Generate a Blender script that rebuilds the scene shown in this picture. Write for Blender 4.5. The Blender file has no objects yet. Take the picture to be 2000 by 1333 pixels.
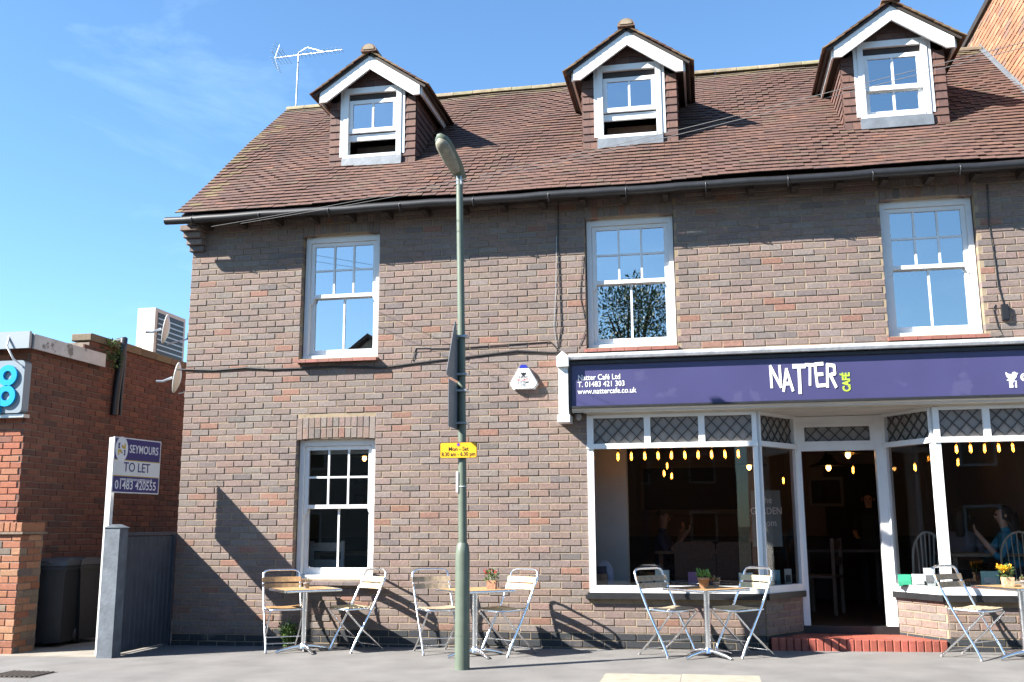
import bpy, bmesh, math, random
from mathutils import Vector, Matrix
random.seed(7)
R = math.radians
SC = bpy.context.scene
COL = SC.collection

# ------------------------------------------------------------------ camera, sky, sun
FPX, PITCH, YAW, ROLL, CD, CH = 1950.0, 0.183922704, 0.190014872, -0.00473364104, 10.8711347, 1.25470465
def _basis():
    cy, sy = math.cos(YAW), math.sin(YAW)
    fw = Vector((-sy*math.cos(PITCH), cy*math.cos(PITCH), math.sin(PITCH)))
    r0 = Vector((cy, sy, 0)); u0 = r0.cross(fw)
    r = math.cos(ROLL)*r0+math.sin(ROLL)*u0
    u = -math.sin(ROLL)*r0+math.cos(ROLL)*u0
    return r, u, fw
CR, CU, CF = _basis()
CO = Vector((0, -CD, CH))
cam = bpy.data.cameras.new('camera'); camo = bpy.data.objects.new('camera', cam); COL.objects.link(camo)
m = Matrix((CR, CU, -CF)).transposed().to_4x4(); m.translation = CO
camo.matrix_world = m
cam.sensor_width = 36.0; cam.lens = FPX/2000*36.0
cam.clip_start = .05; cam.clip_end = 3000
SC.camera = camo

SUN = Vector((.866, .5, -.762)).normalized()          # direction the light travels
SUN_EL = math.asin(-SUN.z); SUN_AZ = math.atan2(-SUN.x, -SUN.y)   # compass angle from +Y
w = bpy.data.worlds.new('World'); SC.world = w; w.use_nodes = True
nt = w.node_tree; bg = nt.nodes['Background']
sky = nt.nodes.new('ShaderNodeTexSky'); sky.sky_type = 'NISHITA'; sky.sun_disc = False
sky.sun_elevation = SUN_EL; sky.sun_rotation = SUN_AZ
sky.air_density = 1.0; sky.dust_density = .25; sky.ozone_density = 3.0; sky.altitude = 60
# thin wispy clouds, everywhere in the sky
tc = nt.nodes.new('ShaderNodeTexCoord')
mp = nt.nodes.new('ShaderNodeMapping'); mp.inputs['Scale'].default_value = (1.2, 1.2, 3.2); mp.inputs['Rotation'].default_value = (.3, .5, .9)
nz = nt.nodes.new('ShaderNodeTexNoise'); nz.inputs['Scale'].default_value = 2.6; nz.inputs['Detail'].default_value = 9; nz.inputs['Roughness'].default_value = .62; nz.inputs['Distortion'].default_value = .5
rp = nt.nodes.new('ShaderNodeValToRGB'); rp.color_ramp.elements[0].position = .56; rp.color_ramp.elements[1].position = .86
rp.color_ramp.elements[1].color = (.14, .14, .14, 1)
mx = nt.nodes.new('ShaderNodeMix'); mx.data_type = 'RGBA'
mul = nt.nodes.new('ShaderNodeMix'); mul.data_type = 'RGBA'; mul.blend_type = 'MULTIPLY'; mul.inputs[0].default_value = 1
L = nt.links
L.new(tc.outputs['Generated'], mp.inputs['Vector']); L.new(mp.outputs[0], nz.inputs['Vector']); L.new(nz.outputs['Fac'], rp.inputs['Fac'])
L.new(rp.outputs[0], mx.inputs[0]); L.new(sky.outputs[0], mx.inputs[6]); mx.inputs[7].default_value = (9.5, 10.0, 10.6, 1)
mul.inputs[7].default_value = (.80, 1.02, 1.12, 1); L.new(mx.outputs[2], mul.inputs[6]); L.new(mul.outputs[2], bg.inputs['Color']); bg.inputs['Strength'].default_value = .066
sd = bpy.data.lights.new('sun', 'SUN'); sd.energy = 5.0; sd.angle = R(.53); sd.color = (1, .955, .88)
so = bpy.data.objects.new('sun', sd); COL.objects.link(so)
so.rotation_euler = (-SUN).to_track_quat('Z', 'Y').to_euler(); so.location = (-20, -20, 30)
SC.view_settings.view_transform = 'Standard'; SC.view_settings.look = 'None'
SC.view_settings.exposure = 1.95; SC.view_settings.gamma = 1
SC.render.engine = 'CYCLES'
SC.cycles.max_bounces = 8; SC.cycles.transparent_max_bounces = 16; SC.cycles.caustics_reflective = False; SC.cycles.caustics_refractive = False

# ------------------------------------------------------------------ photo pixel -> direction -> point on a known plane
GS = .009                                             # the pavement climbs slightly to the right
def ray(x, y): return CF+CR*((x-1000)/FPX)-CU*((y-666.5)/FPX)
def py(x, y, Y=0.): d = ray(x, y); return CO+d*((Y-CO.y)/d.y)
def px_(x, y, X): d = ray(x, y); return CO+d*((X-CO.x)/d.x)
def gz(X): return GS*X

# ------------------------------------------------------------------ materials
MATS = {}
def mat(name, col=(.5, .5, .5), rough=.6, metal=0., vary=.0, vscale=6., bump=0., bscale=60., tint=False, spec=.5, emit=None, estr=0., spots=None, coat=0., trans=0., rand=0.):
    """procedural principled material; colour varies with noise in object space, optionally multiplied by a face tint"""
    if name in MATS: return MATS[name]
    mt = bpy.data.materials.new(name); mt.use_nodes = True; n = mt.node_tree; b = n.nodes['Principled BSDF']; ln = n.links
    b.inputs['Roughness'].default_value = rough; b.inputs['Metallic'].default_value = metal
    b.inputs['Specular IOR Level'].default_value = spec; b.inputs['Coat Weight'].default_value = coat
    g = n.nodes.new('ShaderNodeNewGeometry'); cur = None
    rgb = n.nodes.new('ShaderNodeRGB'); kk = 1. if metal > .5 or emit else .84; rgb.outputs[0].default_value = (*[c*kk for c in col], 1); cur = rgb.outputs[0]
    def mixn(a, bsock, fac, blend='MULTIPLY'):
        k = n.nodes.new('ShaderNodeMix'); k.data_type = 'RGBA'; k.blend_type = blend
        if isinstance(fac, (int, float)): k.inputs[0].default_value = fac
        else: ln.new(fac, k.inputs[0])
        ln.new(a, k.inputs[6])
        if isinstance(bsock, tuple): k.inputs[7].default_value = (*bsock, 1)
        else: ln.new(bsock, k.inputs[7])
        return k.outputs[2]
    if tint:
        at = n.nodes.new('ShaderNodeAttribute'); at.attribute_name = 'tint'; cur = mixn(cur, at.outputs['Color'], 1.)
    if rand:
        oi = n.nodes.new('ShaderNodeObjectInfo'); r = n.nodes.new('ShaderNodeMapRange'); r.inputs[3].default_value = 1-rand; r.inputs[4].default_value = 1+rand
        ln.new(oi.outputs['Random'], r.inputs[0]); cb = n.nodes.new('ShaderNodeCombineColor')
        for i in range(3): ln.new(r.outputs[0], cb.inputs[i])
        cur = mixn(cur, cb.outputs[0], 1.)
    if vary:
        t = n.nodes.new('ShaderNodeTexNoise'); t.inputs['Scale'].default_value = vscale; t.inputs['Detail'].default_value = 6; ln.new(g.outputs['Position'], t.inputs['Vector'])
        r = n.nodes.new('ShaderNodeMapRange'); r.inputs[1].default_value = .3; r.inputs[2].default_value = .7; r.inputs[3].default_value = 1-vary; r.inputs[4].default_value = 1+vary*.6
        ln.new(t.outputs['Fac'], r.inputs[0]); cb = n.nodes.new('ShaderNodeCombineColor')
        for i in range(3): ln.new(r.outputs[0], cb.inputs[i])
        cur = mixn(cur, cb.outputs[0], 1.)
    if spots:                                          # (scale, threshold, colour, amount): flecks, lichen, stains
        for sc, th, sc_col, amt in spots:
            t = n.nodes.new('ShaderNodeTexNoise'); t.inputs['Scale'].default_value = sc; t.inputs['Detail'].default_value = 4; t.inputs['Roughness'].default_value = .65; ln.new(g.outputs['Position'], t.inputs['Vector'])
            r = n.nodes.new('ShaderNodeMapRange'); r.inputs[1].default_value = th; r.inputs[2].default_value = th+.05; r.inputs[4].default_value = amt
            ln.new(t.outputs['Fac'], r.inputs[0]); cur = mixn(cur, sc_col, r.outputs[0], 'MIX')
    ln.new(cur, b.inputs['Base Color'])
    if bump:
        t = n.nodes.new('ShaderNodeTexNoise'); t.inputs['Scale'].default_value = bscale; t.inputs['Detail'].default_value = 5; ln.new(g.outputs['Position'], t.inputs['Vector'])
        bp = n.nodes.new('ShaderNodeBump'); bp.inputs['Strength'].default_value = bump; bp.inputs['Distance'].default_value = .01
        ln.new(t.outputs['Fac'], bp.inputs['Height']); ln.new(bp.outputs[0], b.inputs['Normal'])
    if emit: b.inputs['Emission Color'].default_value = (*emit, 1); b.inputs['Emission Strength'].default_value = estr
    if trans: b.inputs['Transmission Weight'].default_value = trans
    MATS[name] = mt; return mt
def glass(name, refl, tintc=(.93, .95, .94)):
    """thin pane: mirror reflection by angle over a clear sheet"""
    mt = bpy.data.materials.new(name); mt.use_nodes = True; n = mt.node_tree; n.nodes.clear(); ln = n.links
    o = n.nodes.new('ShaderNodeOutputMaterial'); mxs = n.nodes.new('ShaderNodeMixShader'); t = n.nodes.new('ShaderNodeBsdfTransparent'); t.inputs[0].default_value = (*tintc, 1)
    gl = n.nodes.new('ShaderNodeBsdfGlossy'); gl.inputs['Roughness'].default_value = .0; gl.inputs['Color'].default_value = (1, 1, 1, 1)
    fr = n.nodes.new('ShaderNodeFresnel'); fr.inputs[0].default_value = refl
    tx = n.nodes.new('ShaderNodeTexNoise'); tx.inputs['Scale'].default_value = 1.3; gg = n.nodes.new('ShaderNodeNewGeometry'); ln.new(gg.outputs['Position'], tx.inputs['Vector'])
    bp = n.nodes.new('ShaderNodeBump'); bp.inputs['Strength'].default_value = .02; bp.inputs['Distance'].default_value = .02; ln.new(tx.outputs['Fac'], bp.inputs['Height']); ln.new(bp.outputs[0], gl.inputs['Normal'])
    ln.new(fr.outputs[0], mxs.inputs[0]); ln.new(t.outputs[0], mxs.inputs[1]); ln.new(gl.outputs[0], mxs.inputs[2]); ln.new(mxs.outputs[0], o.inputs[0])
    MATS[name] = mt; return mt
M_OBSC = mat('obscured_glass', (.27, .245, .225), .25, vary=.12, vscale=3)
M_GLASS = glass('pane_glass', 1.5); M_GLASSU = glass('double_glazing', 5.2, (.8, .84, .85))
M_BRICK = mat('stock_brick', (1, 1, 1), .85, tint=True, vary=.22, vscale=38, bump=.35, bscale=120, spots=[(55, .67, (.035, .032, .035), .75), (9, .66, (.10, .09, .085), .4), (.9, .56, (.11, .09, .08), .22), (1.7, .60, (.24, .19, .165), .22)])
M_RED = mat('red_brick', (1, 1, 1), .85, tint=True, vary=.2, vscale=30, bump=.3, bscale=110)
M_MORTAR = mat('lime_mortar', (.31, .24, .16), .95, vary=.25, vscale=14, bump=.3, bscale=200)
M_MORTARD = mat('grey_mortar', (.26, .21, .17), .95, vary=.25, vscale=14, bump=.3, bscale=200)
M_TILE = mat('clay_roof_tile', (1, 1, 1), .85, tint=True, vary=.3, vscale=11, bump=.3, bscale=90, spots=[(3.2, .68, (.11, .085, .045), .5), (24, .75, (.17, .15, .12), .35), (.7, .56, (.085, .05, .038), .35)])
M_HUNG = mat('hung_tile', (1, 1, 1), .8, tint=True, vary=.2, vscale=20, bump=.2, bscale=90)
M_WHITE = mat('white_gloss_paint', (.80, .80, .79), .35, vary=.05, vscale=5, spots=[(14, .74, (.45, .42, .38), .5)])
M_UPVC = mat('white_window_paint', (.78, .79, .79), .3, vary=.06, vscale=3, spots=[(5, .63, (.60, .58, .54), .4), (38, .73, (.42, .40, .36), .5)])
M_CREAM = mat('cream_paint', (.62, .59, .53), .5, vary=.08, vscale=4)
M_BLACK = mat('black_paint', (.018, .018, .020), .45, vary=.3, vscale=12, spots=[(30, .70, (.25, .25, .24), .5)])
M_BLACKP = mat('black_plastic', (.015, .015, .016), .4)
M_DARKWOOD = mat('dark_stained_timber', (.035, .024, .018), .7, vary=.3, vscale=8)
M_LEAD = mat('lead_sheet', (.17, .19, .215), .55, metal=.2, vary=.25, vscale=7, bump=.2, bscale=20)
M_CAME = mat('lead_came', (.035, .035, .035), .6)
M_ALU = mat('polished_aluminium', (.83, .84, .86), .2, metal=1., vary=.06, vscale=30)
M_STEEL = mat('galvanised_steel', (.42, .44, .46), .4, metal=.8, vary=.15, vscale=20)
M_SLAT = mat('teak_slat', (.46, .27, .12), .55, vary=.3, vscale=25, rand=.18)
M_SLAT_LIT = mat('sunlit_slat', (.78, .60, .33), .5, vary=.2, vscale=25, rand=.12)  # slat colour with sunlight put in, for chairs turned to the sun
M_SLAT_SHADE = mat('shaded_slat', (.50, .38, .25), .65, vary=.3, vscale=25, rand=.15)  # same slats with shade put into the colour, for chairs turned away
M_POLE = mat('sage_green_paint', (.125, .155, .115), .45, vary=.12, vscale=9)
M_TARMAC = mat('tarmac', (.185, .176, .168), .92, vary=.22, vscale=2.3, bump=.6, bscale=320, spots=[(11, .72, (.26, .25, .24), .35), (1.9, .63, (.12, .113, .107), .4), (.8, .56, (.165, .150, .14), .5), (190, .69, (.30, .28, .26), .5), (140, .70, (.08, .075, .07), .5)])
M_ROAD = mat('asphalt', (.06, .06, .062), .9, vary=.2, vscale=2, bump=.4, bscale=250)
M_CONC = mat('concrete', (.27, .24, .20), .9, vary=.18, vscale=4, bump=.3, bscale=150)
M_SLAB = mat('buff_paving', (.33, .30, .235), .9, vary=.2, vscale=9, bump=.4, bscale=200)
M_QUARRY = mat('quarry_tile', (1, 1, 1), .6, tint=True, vary=.18, vscale=22, bump=.2, bscale=100)
M_FENCE = mat('slate_blue_fence_paint', (.045, .055, .075), .6, vary=.25, vscale=7, bump=.3, bscale=30, spots=[(22, .72, (.30, .26, .2), .6)])
M_BIN = mat('charcoal_plastic', (.028, .032, .036), .45, vary=.15, vscale=10)
M_SIGN = mat('purple_sign_vinyl', (.060, .056, .145), .3, vary=.14, vscale=1.2, spots=[(2.2, .64, (.075, .072, .15), .5)])
M_LETTER = mat('white_vinyl', (.85, .85, .85), .4)
M_GREEN = mat('lime_vinyl', (.42, .62, .06), .4)
M_NAVY = mat('navy_print', (.02, .02, .16), .4)
M_YELLOW = mat('yellow_sign_sheet', (.80, .42, .012), .4)
M_GOLD = mat('gold_print', (.6, .4, .03), .5)
M_COOP = mat('cyan_plastic', (.0, .33, .66), .35)
M_LEAF = mat('leaf', (1, 1, 1), .6, tint=True)
M_TERRA = mat('terracotta', (.52, .27, .13), .8, vary=.2, vscale=25)
M_POTW = mat('woodgrain_planter', (.45, .24, .15), .8, vary=.5, vscale=40)
M_GREYPOT = mat('grey_zinc_pot', (.26, .25, .24), .6)
M_FLOOR = mat('dark_floorboards', (.03, .018, .012), .5, vary=.3, vscale=3)
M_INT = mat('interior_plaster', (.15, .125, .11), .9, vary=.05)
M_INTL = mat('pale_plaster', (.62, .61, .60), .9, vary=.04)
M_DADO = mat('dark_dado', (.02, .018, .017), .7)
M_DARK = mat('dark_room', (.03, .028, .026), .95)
M_BULB = mat('filament', (1, .6, .2), .5, emit=(1, .50, .12), estr=5)
M_BULBG = glass('amber_bulb_glass', 1.45, (1, .74, .36))
M_WICKER = mat('brown_wicker', (.10, .05, .03), .7, vary=.4, vscale=60)
M_SKIN = mat('skin', (.50, .29, .20), .55)
M_GABLE = mat('orange_brick', (1, 1, 1), .85, tint=True, vary=.15, vscale=25, bump=.3, bscale=100)
def flat(name, col, rough=.5): return mat(name, col, rough, vary=.04)

# ------------------------------------------------------------------ mesh helpers
class MB:
    def __init__(s): s.v = []; s.f = []; s.c = []; s.sm = []
    def add(s, vs, fs, col=None, smooth=False):
        o = len(s.v); s.v += [tuple(v) for v in vs]
        for f in fs: s.f.append(tuple(o+i for i in f)); s.c.append(col or (1, 1, 1)); s.sm.append(smooth)
        return s
    def box(s, a, b, col=None):
        (x0, y0, z0), (x1, y1, z1) = a, b
        x0, x1 = sorted((x0, x1)); y0, y1 = sorted((y0, y1)); z0, z1 = sorted((z0, z1))
        v = [(x0, y0, z0), (x1, y0, z0), (x1, y1, z0), (x0, y1, z0), (x0, y0, z1), (x1, y0, z1), (x1, y1, z1), (x0, y1, z1)]
        return s.add(v, [(0, 3, 2, 1), (4, 5, 6, 7), (0, 1, 5, 4), (1, 2, 6, 5), (2, 3, 7, 6), (3, 0, 4, 7)], col)
    def boxm(s, M, a, b, col=None):
        k = MB().box(a, b); return s.add([M @ Vector(v) for v in k.v], k.f, col)
    def cbox(s, a, b, ch, col=None):
        """box with chamfered long edges on the -Y face and the sides (cheap bevel on every edge facing the street)"""
        (x0, y0, z0), (x1, y1, z1) = a, b
        v = [(x0+ch, y0, z0+ch), (x1-ch, y0, z0+ch), (x1-ch, y0, z1-ch), (x0+ch, y0, z1-ch), (x0, y0+ch, z0), (x1, y0+ch, z0), (x1, y0+ch, z1), (x0, y0+ch, z1), (x0, y1, z0), (x1, y1, z0), (x1, y1, z1), (x0, y1, z1)]
        f = [(0, 1, 2, 3), (4, 5, 1, 0), (5, 6, 2, 1), (6, 7, 3, 2), (7, 4, 0, 3), (8, 9, 5, 4), (9, 10, 6, 5), (10, 11, 7, 6), (11, 8, 4, 7), (11, 10, 9, 8)]
        return s.add(v, f, col)
    def tube(s, pts, r, seg=8, col=None, caps=True):
        pts = [Vector(p) for p in pts]; n = len(pts); rr = r if isinstance(r, (list, tuple)) else [r]*n
        t0 = (pts[1]-pts[0]).normalized(); up = Vector((0, 0, 1)) if abs(t0.z) < .9 else Vector((1, 0, 0)); a = t0.cross(up).normalized(); vs = []
        for i, p in enumerate(pts):
            t = ((pts[min(i+1, n-1)]-pts[i]).normalized()+(pts[i]-pts[max(i-1, 0)]).normalized()).normalized()
            a = (a-t*a.dot(t)).normalized(); b = t.cross(a)
            for k in range(seg): th = 2*math.pi*k/seg; vs.append(p+(a*math.cos(th)+b*math.sin(th))*rr[i])
        fs = [(i*seg+k, i*seg+(k+1) % seg, (i+1)*seg+(k+1) % seg, (i+1)*seg+k) for i in range(n-1) for k in range(seg)]
        s.add(vs, fs, col, True)
        if caps: s.add(vs[:seg], [tuple(range(seg))[::-1]], col); s.add(vs[-seg:], [tuple(range(seg))], col)
        return s
    def lathe(s, prof, c=(0, 0, 0), seg=16, col=None, ax=None):
        vs = []; c = Vector(c)
        for r, z in prof:
            for k in range(seg):
                th = 2*math.pi*k/seg; p = Vector((r*math.cos(th), r*math.sin(th), z)); vs.append(c+(ax @ p if ax else p))
        fs = [(i*seg+k, i*seg+(k+1) % seg, (i+1)*seg+(k+1) % seg, (i+1)*seg+k) for i in range(len(prof)-1) for k in range(seg)]
        s.add(vs, fs, col, True); s.add(vs[:seg], [tuple(range(seg))[::-1]], col); s.add(vs[-seg:], [tuple(range(seg))], col); return s
    def prism(s, poly, O, U, V, N, th, col=None):
        """polygon (u,v) list in plane O,U,V extruded by th along N"""
        O, U, V, N = map(Vector, (O, U, V, N)); n = len(poly)
        a = [O+U*p[0]+V*p[1] for p in poly]; b = [p+N*th for p in a]
        fs = [tuple(range(n))[::-1], tuple(range(n, 2*n))]+[(i, (i+1) % n, n+(i+1) % n, n+i) for i in range(n)]
        return s.add(a+b, fs, col)
    def build(s, name, mt, parent=None, kind=None, smooth=False, recalc=True):
        me = bpy.data.meshes.new(name); me.from_pydata(s.v, [], s.f); me.update()
        at = me.attributes.new('tint', 'FLOAT_COLOR', 'FACE'); fl = []
        for c in s.c: fl += [c[0], c[1], c[2], 1]
        at.data.foreach_set('color', fl)
        me.polygons.foreach_set('use_smooth', [bool(x or smooth) for x in s.sm])
        if recalc: bm = bmesh.new(); bm.from_mesh(me); bmesh.ops.recalc_face_normals(bm, faces=bm.faces); bm.to_mesh(me); bm.free()
        for m_ in (mt if isinstance(mt, list) else [mt]): me.materials.append(m_)
        o = bpy.data.objects.new(name, me); COL.objects.link(o)
        if parent: o.parent = parent
        if kind: o['kind'] = kind
        return o
def tag(o, label, cat, group=None):
    o['label'] = label; o['category'] = cat
    if group: o['group'] = group
    return o
def thing(name, label, cat, loc=(0, 0, 0), rz=0, group=None):
    o = bpy.data.objects.new(name, None); COL.objects.link(o); o.location = loc; o.rotation_euler = (0, 0, rz); o.empty_display_size = .2
    return tag(o, label, cat, group)
def copy_tree(o, parent=None):
    c = o.copy(); COL.objects.link(c)
    if parent: c.parent = parent
    for ch in list(o.children): copy_tree(ch, c)
    return c
def text(body, size, M, mt, parent, name='lettering', sx=1., bold=0., ext=.001, align='LEFT'):
    cu = bpy.data.curves.new('txt', 'FONT'); cu.body = body; cu.size = size; cu.extrude = ext; cu.offset = bold; cu.align_x = align; cu.resolution_u = 3
    t = bpy.data.objects.new('txt', cu); COL.objects.link(t)
    dg = bpy.context.evaluated_depsgraph_get(); me = bpy.data.meshes.new_from_object(t.evaluated_get(dg))
    bpy.data.objects.remove(t); bpy.data.curves.remove(cu)
    me.transform(Matrix.Diagonal((sx, 1, 1, 1))); me.transform(M); me.materials.clear(); me.materials.append(mt); me.name = name
    o = bpy.data.objects.new(name, me); COL.objects.link(o); o.parent = parent; return o
def frame(O, U, V):
    """matrix whose local x,y,z are U,V,UxV at O"""
    U = Vector(U).normalized(); V = Vector(V).normalized(); N = U.cross(V)
    M = Matrix((U, V, N)).transposed().to_4x4(); M.translation = Vector(O); return M
def front(x, y, Y, dx=0, dz=0):
    p = py(x, y, Y); return frame((p.x+dx, p.y, p.z+dz), (1, 0, 0), (0, 0, 1))

# ------------------------------------------------------------------ brickwork
def jit(c, a): k = 1+random.uniform(-a, a); return tuple(max(0, x*k*(1+random.uniform(-a, a)*.25)) for x in c)
PAL_MAIN = [((.212, .155, .134), 5), ((.200, .152, .134), 4), ((.225, .152, .127), 3), ((.245, .130, .096), .8), ((.180, .140, .126), 2), ((.205, .168, .150), 2.5), ((.15, .125, .117), .5)]
PAL_RED = [((.30, .10, .052), 4), ((.26, .088, .05), 3), ((.35, .14, .075), 2), ((.2, .08, .055), 1)]
PAL_RED_SHADE = [((.16, .060, .038), 4), ((.13, .052, .036), 3), ((.19, .075, .045), 2), ((.10, .048, .036), 1)]  # red brick with the alley shade put into the side wall's colours
PAL_PIER = [((.33, .135, .068), 4), ((.29, .11, .06), 3), ((.38, .19, .105), 2), ((.25, .18, .125), 1.4), ((.17, .13, .105), .8)]
PAL_GABLE = [((.36, .17, .09), 4), ((.32, .15, .085), 3), ((.25, .15, .11), 1.3), ((.40, .21, .12), 2)]
def pick(p): return random.choices([a for a, b in p], [b for a, b in p])[0]
def brickwork(parent, P0, U, N, length, z0, z1, holes=(), pal=PAL_MAIN, mt=None, n_parts=0, name='brick', stuff='brickwork', colfn=None, first=.5, ch=.004, proud=.004, key=None, topfn=None):
    """stretcher bond bricks on a vertical plane: P0 base point, U along the wall, N outward. The n_parts that show largest become parts."""
    P0, U, N = Vector(P0), Vector(U).normalized(), Vector(N).normalized(); mt = mt or M_BRICK
    pitch_u, pitch_z, j = .225, .075, .010
    rows = int(math.ceil((z1-z0)/pitch_z)); out = []
    for r in range(rows):
        a, b = z0+r*pitch_z+j*.5, min(z1, z0+(r+1)*pitch_z-j*.5)
        if b-a < .02: continue
        s = 0. if r % 2 == 0 else -pitch_u*first
        while s < length:
            u0, u1 = max(0., s+j*.5), min(length, s+pitch_u-j*.5); s += pitch_u
            segs = [(u0, u1)]
            for (h0, h1, k0, k1) in holes:
                if b <= k0+.012 or a >= k1-.012: continue
                ns = []
                for (p, q) in segs:
                    if q <= h0 or p >= h1: ns.append((p, q)); continue
                    if p < h0: ns.append((p, h0))
                    if q > h1: ns.append((h1, q))
                segs = ns
            for (p, q) in segs:
                if topfn:
                    t = topfn((p+q)/2)
                    if a > t: continue
                if q-p > .03: out.append((p, q, a, b))
    def one(mb, br):
        p, q, a, b = br
        edge = any(abs(p-h1) < .004 or abs(q-h0) < .004 for (h0, h1, k0, k1) in holes if b > k0 and a < k1)
        col = jit(colfn((p+q)/2, (a+b)/2) or pick(pal), .09) if colfn else jit(pick(pal), .10)
        d = random.uniform(-.0025, .003); e = lambda: random.uniform(-.002, .002)
        k = MB().cbox((p+e(), -proud-d, a+e()), (q+e(), .13 if edge else .025, b+e()), ch, col)
        W = Matrix((U, -N, Vector((0, 0, 1)))).transposed().to_4x4(); W.translation = P0
        mb.add([W @ Vector(v) for v in k.v], k.f, col)
    if n_parts and len(out) > n_parts:
        kf = key or (lambda br: -((P0+U*br[0]+Vector((0, 0, br[2]))-CO).length))
        big = sorted(out, key=kf, reverse=True)[:n_parts]; bs = set(big)
    else: bs = set(out) if n_parts else set()
    rest = MB(); nr = 0
    for br in out:
        if br in bs: m_ = MB(); one(m_, br); m_.build(name, mt, parent)
        else: one(rest, br); nr += 1
    if nr: rest.build(stuff, mt, parent, 'stuff')
def core(parent, x0, x1, z0, z1, yf, yb, holes, mt, name='wall_core'):
    xs = sorted({x0, x1, *[h[0] for h in holes], *[h[1] for h in holes]}); zs = sorted({z0, z1, *[h[2] for h in holes], *[h[3] for h in holes]})
    xs = [x for x in xs if x0 <= x <= x1]; zs = [z for z in zs if z0 <= z <= z1]; k = MB()
    for i in range(len(xs)-1):
        run = None
        for jn in range(len(zs)):
            solid = jn < len(zs)-1 and not any(h[0] <= (xs[i]+xs[i+1])/2 <= h[1] and h[2] <= (zs[jn]+zs[jn+1])/2 <= h[3] for h in holes)
            if solid and run is None: run = zs[jn]
            if not solid and run is not None: k.box((xs[i], yf, run), (xs[i+1], yb, zs[jn])); run = None
    return k.build(name, mt, parent)

# ------------------------------------------------------------------ ground
def sheet(name, x0, x1, y0, y1, dz, mt, th=.0, slope=GS):
    k = MB(); v = [(x0, y0, slope*x0+dz), (x1, y0, slope*x1+dz), (x1, y1, slope*x1+dz), (x0, y1, slope*x0+dz)]
    if th:
        v += [(a, b, c-th) for a, b, c in v]; k.add(v, [(0, 1, 2, 3), (7, 6, 5, 4), (0, 4, 5, 1), (1, 5, 6, 2), (2, 6, 7, 3), (3, 7, 4, 0)])
    else: k.add(v, [(0, 1, 2, 3)])
    o = k.build(name, mt); o['kind'] = 'structure'; return o
sheet('ground', -1500, 1500, -1500, 1500, -.9, mat('far_ground', (.10, .11, .07), .95, vary=.3, vscale=.1), slope=0)
sheet('road', -60, 60, -9.3, -3.3, -.125, M_ROAD)
sheet('pavement', -60, 60, -3.2, .6, 0, M_TARMAC, .5)
sheet('kerb', -60, 60, -3.33, -3.2, .003, M_CONC, .5)
sheet('far_pavement', -60, 60, -13, -9.4, -.005, M_TARMAC, .5)
sheet('far_kerb', -60, 60, -9.42, -9.28, 0, M_CONC, .5)
sheet('alley_floor', -7.78, -6.16, -1.12, 6, .006, M_CONC, .3)
# buff paving strip and iron gully grate let into the tarmac
ps = thing('paving_strip', 'buff stone paving slabs set flush in tarmac in front of cafe', 'paving')
for i in range(2):
    x0 = -.93+i*.655; m_ = MB().box((x0+.005, -2.55, gz(x0)-.1), (x0+.65, -1.80, gz(x0)+.006)); m_.build('slab', M_SLAB, ps)
gr = thing('gully_grate', 'iron gully grate sunk in pavement beside the brick pier', 'grate')
gx, gy = -6.22, -2.36; k = MB()
k.box((gx-.24, gy-.2, gz(gx)-.02), (gx+.24, gy+.2, gz(gx)+.004)); k.build('frame', mat('rusty_iron', (.075, .06, .05), .8, vary=.4, vscale=40), gr)
for i in range(9):
    MB().box((gx-.21+i*.05, gy-.17, gz(gx)+.003), (gx-.185+i*.05, gy+.17, gz(gx)+.014)).build('bar', MATS['rusty_iron'], gr)

# ------------------------------------------------------------------ cafe building
B = thing('cafe_building', 'brown brick two-storey cafe building with tiled roof and three dormers', 'building')
WX0, WX1, ZE = -6.07, 3.90, 4.92
WIN = [(-4.625, -3.685, 3.20, 4.70), (-1.235, -.262, 3.20, 4.70), (1.955, 2.885, 3.20, 4.70), (-4.62, -3.69, .685, 2.26)]
SHOP = (-1.26, 3.88, 0.0, 2.62)
holes = [(a-.012-WX0, b+.012-WX0, c, d) for a, b, c, d in WIN]
arch = [(a-.012-WX0, b+.012-WX0, d-.002, d+.255) for a, b, c, d in WIN]
shop_holes = [(-1.26-WX0, .535-WX0, .505, 3.02), (.535-WX0, 2.305-WX0, -.2, 3.02), (2.305-WX0, 9.9, .505, 3.02)]
def wall_col(u, z):
    if z < .155+gz(u+WX0): return (.030, .033, .038)
    return None
brickwork(B, (WX0, 0, 0), (1, 0, 0), (0, -1, 0), WX1-WX0, -.15, ZE, holes+arch+shop_holes, PAL_MAIN, M_BRICK, 300, colfn=wall_col,
          key=lambda br: -abs(br[0]-4.6)-1.2*abs(br[2]-1.3) if br[1]-br[0] > .15 else -99)
core(B, WX0+.004, WX1, -.3, ZE, .002, .26, [(h[0]+WX0, h[1]+WX0, h[2], h[3]) for h in holes+shop_holes], M_MORTAR)
# soldier arches of two rings of headers over each sash window
for (a, b, c, d) in WIN:
    n = 13; wdt = (b-a+.024)/n
    for ring in range(2):
        for i in range(n):
            full = i in (0, n-1)
            if full and ring: continue
            z0_ = d+.004+ring*.125; z1_ = z0_+(.245 if full else .118)
            rise = 0 if full else .018*math.sin(math.pi*(i+.5)/n)
            cc = jit(pick(PAL_MAIN), .12)
            MB().cbox((a-.012+i*wdt+.004, -.003-random.uniform(0, .003), z0_+rise-.012), (a-.012+(i+1)*wdt-.004, .11, z1_+min(rise, .006)-.006), .004, cc).build('brick', M_BRICK, B)
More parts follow.
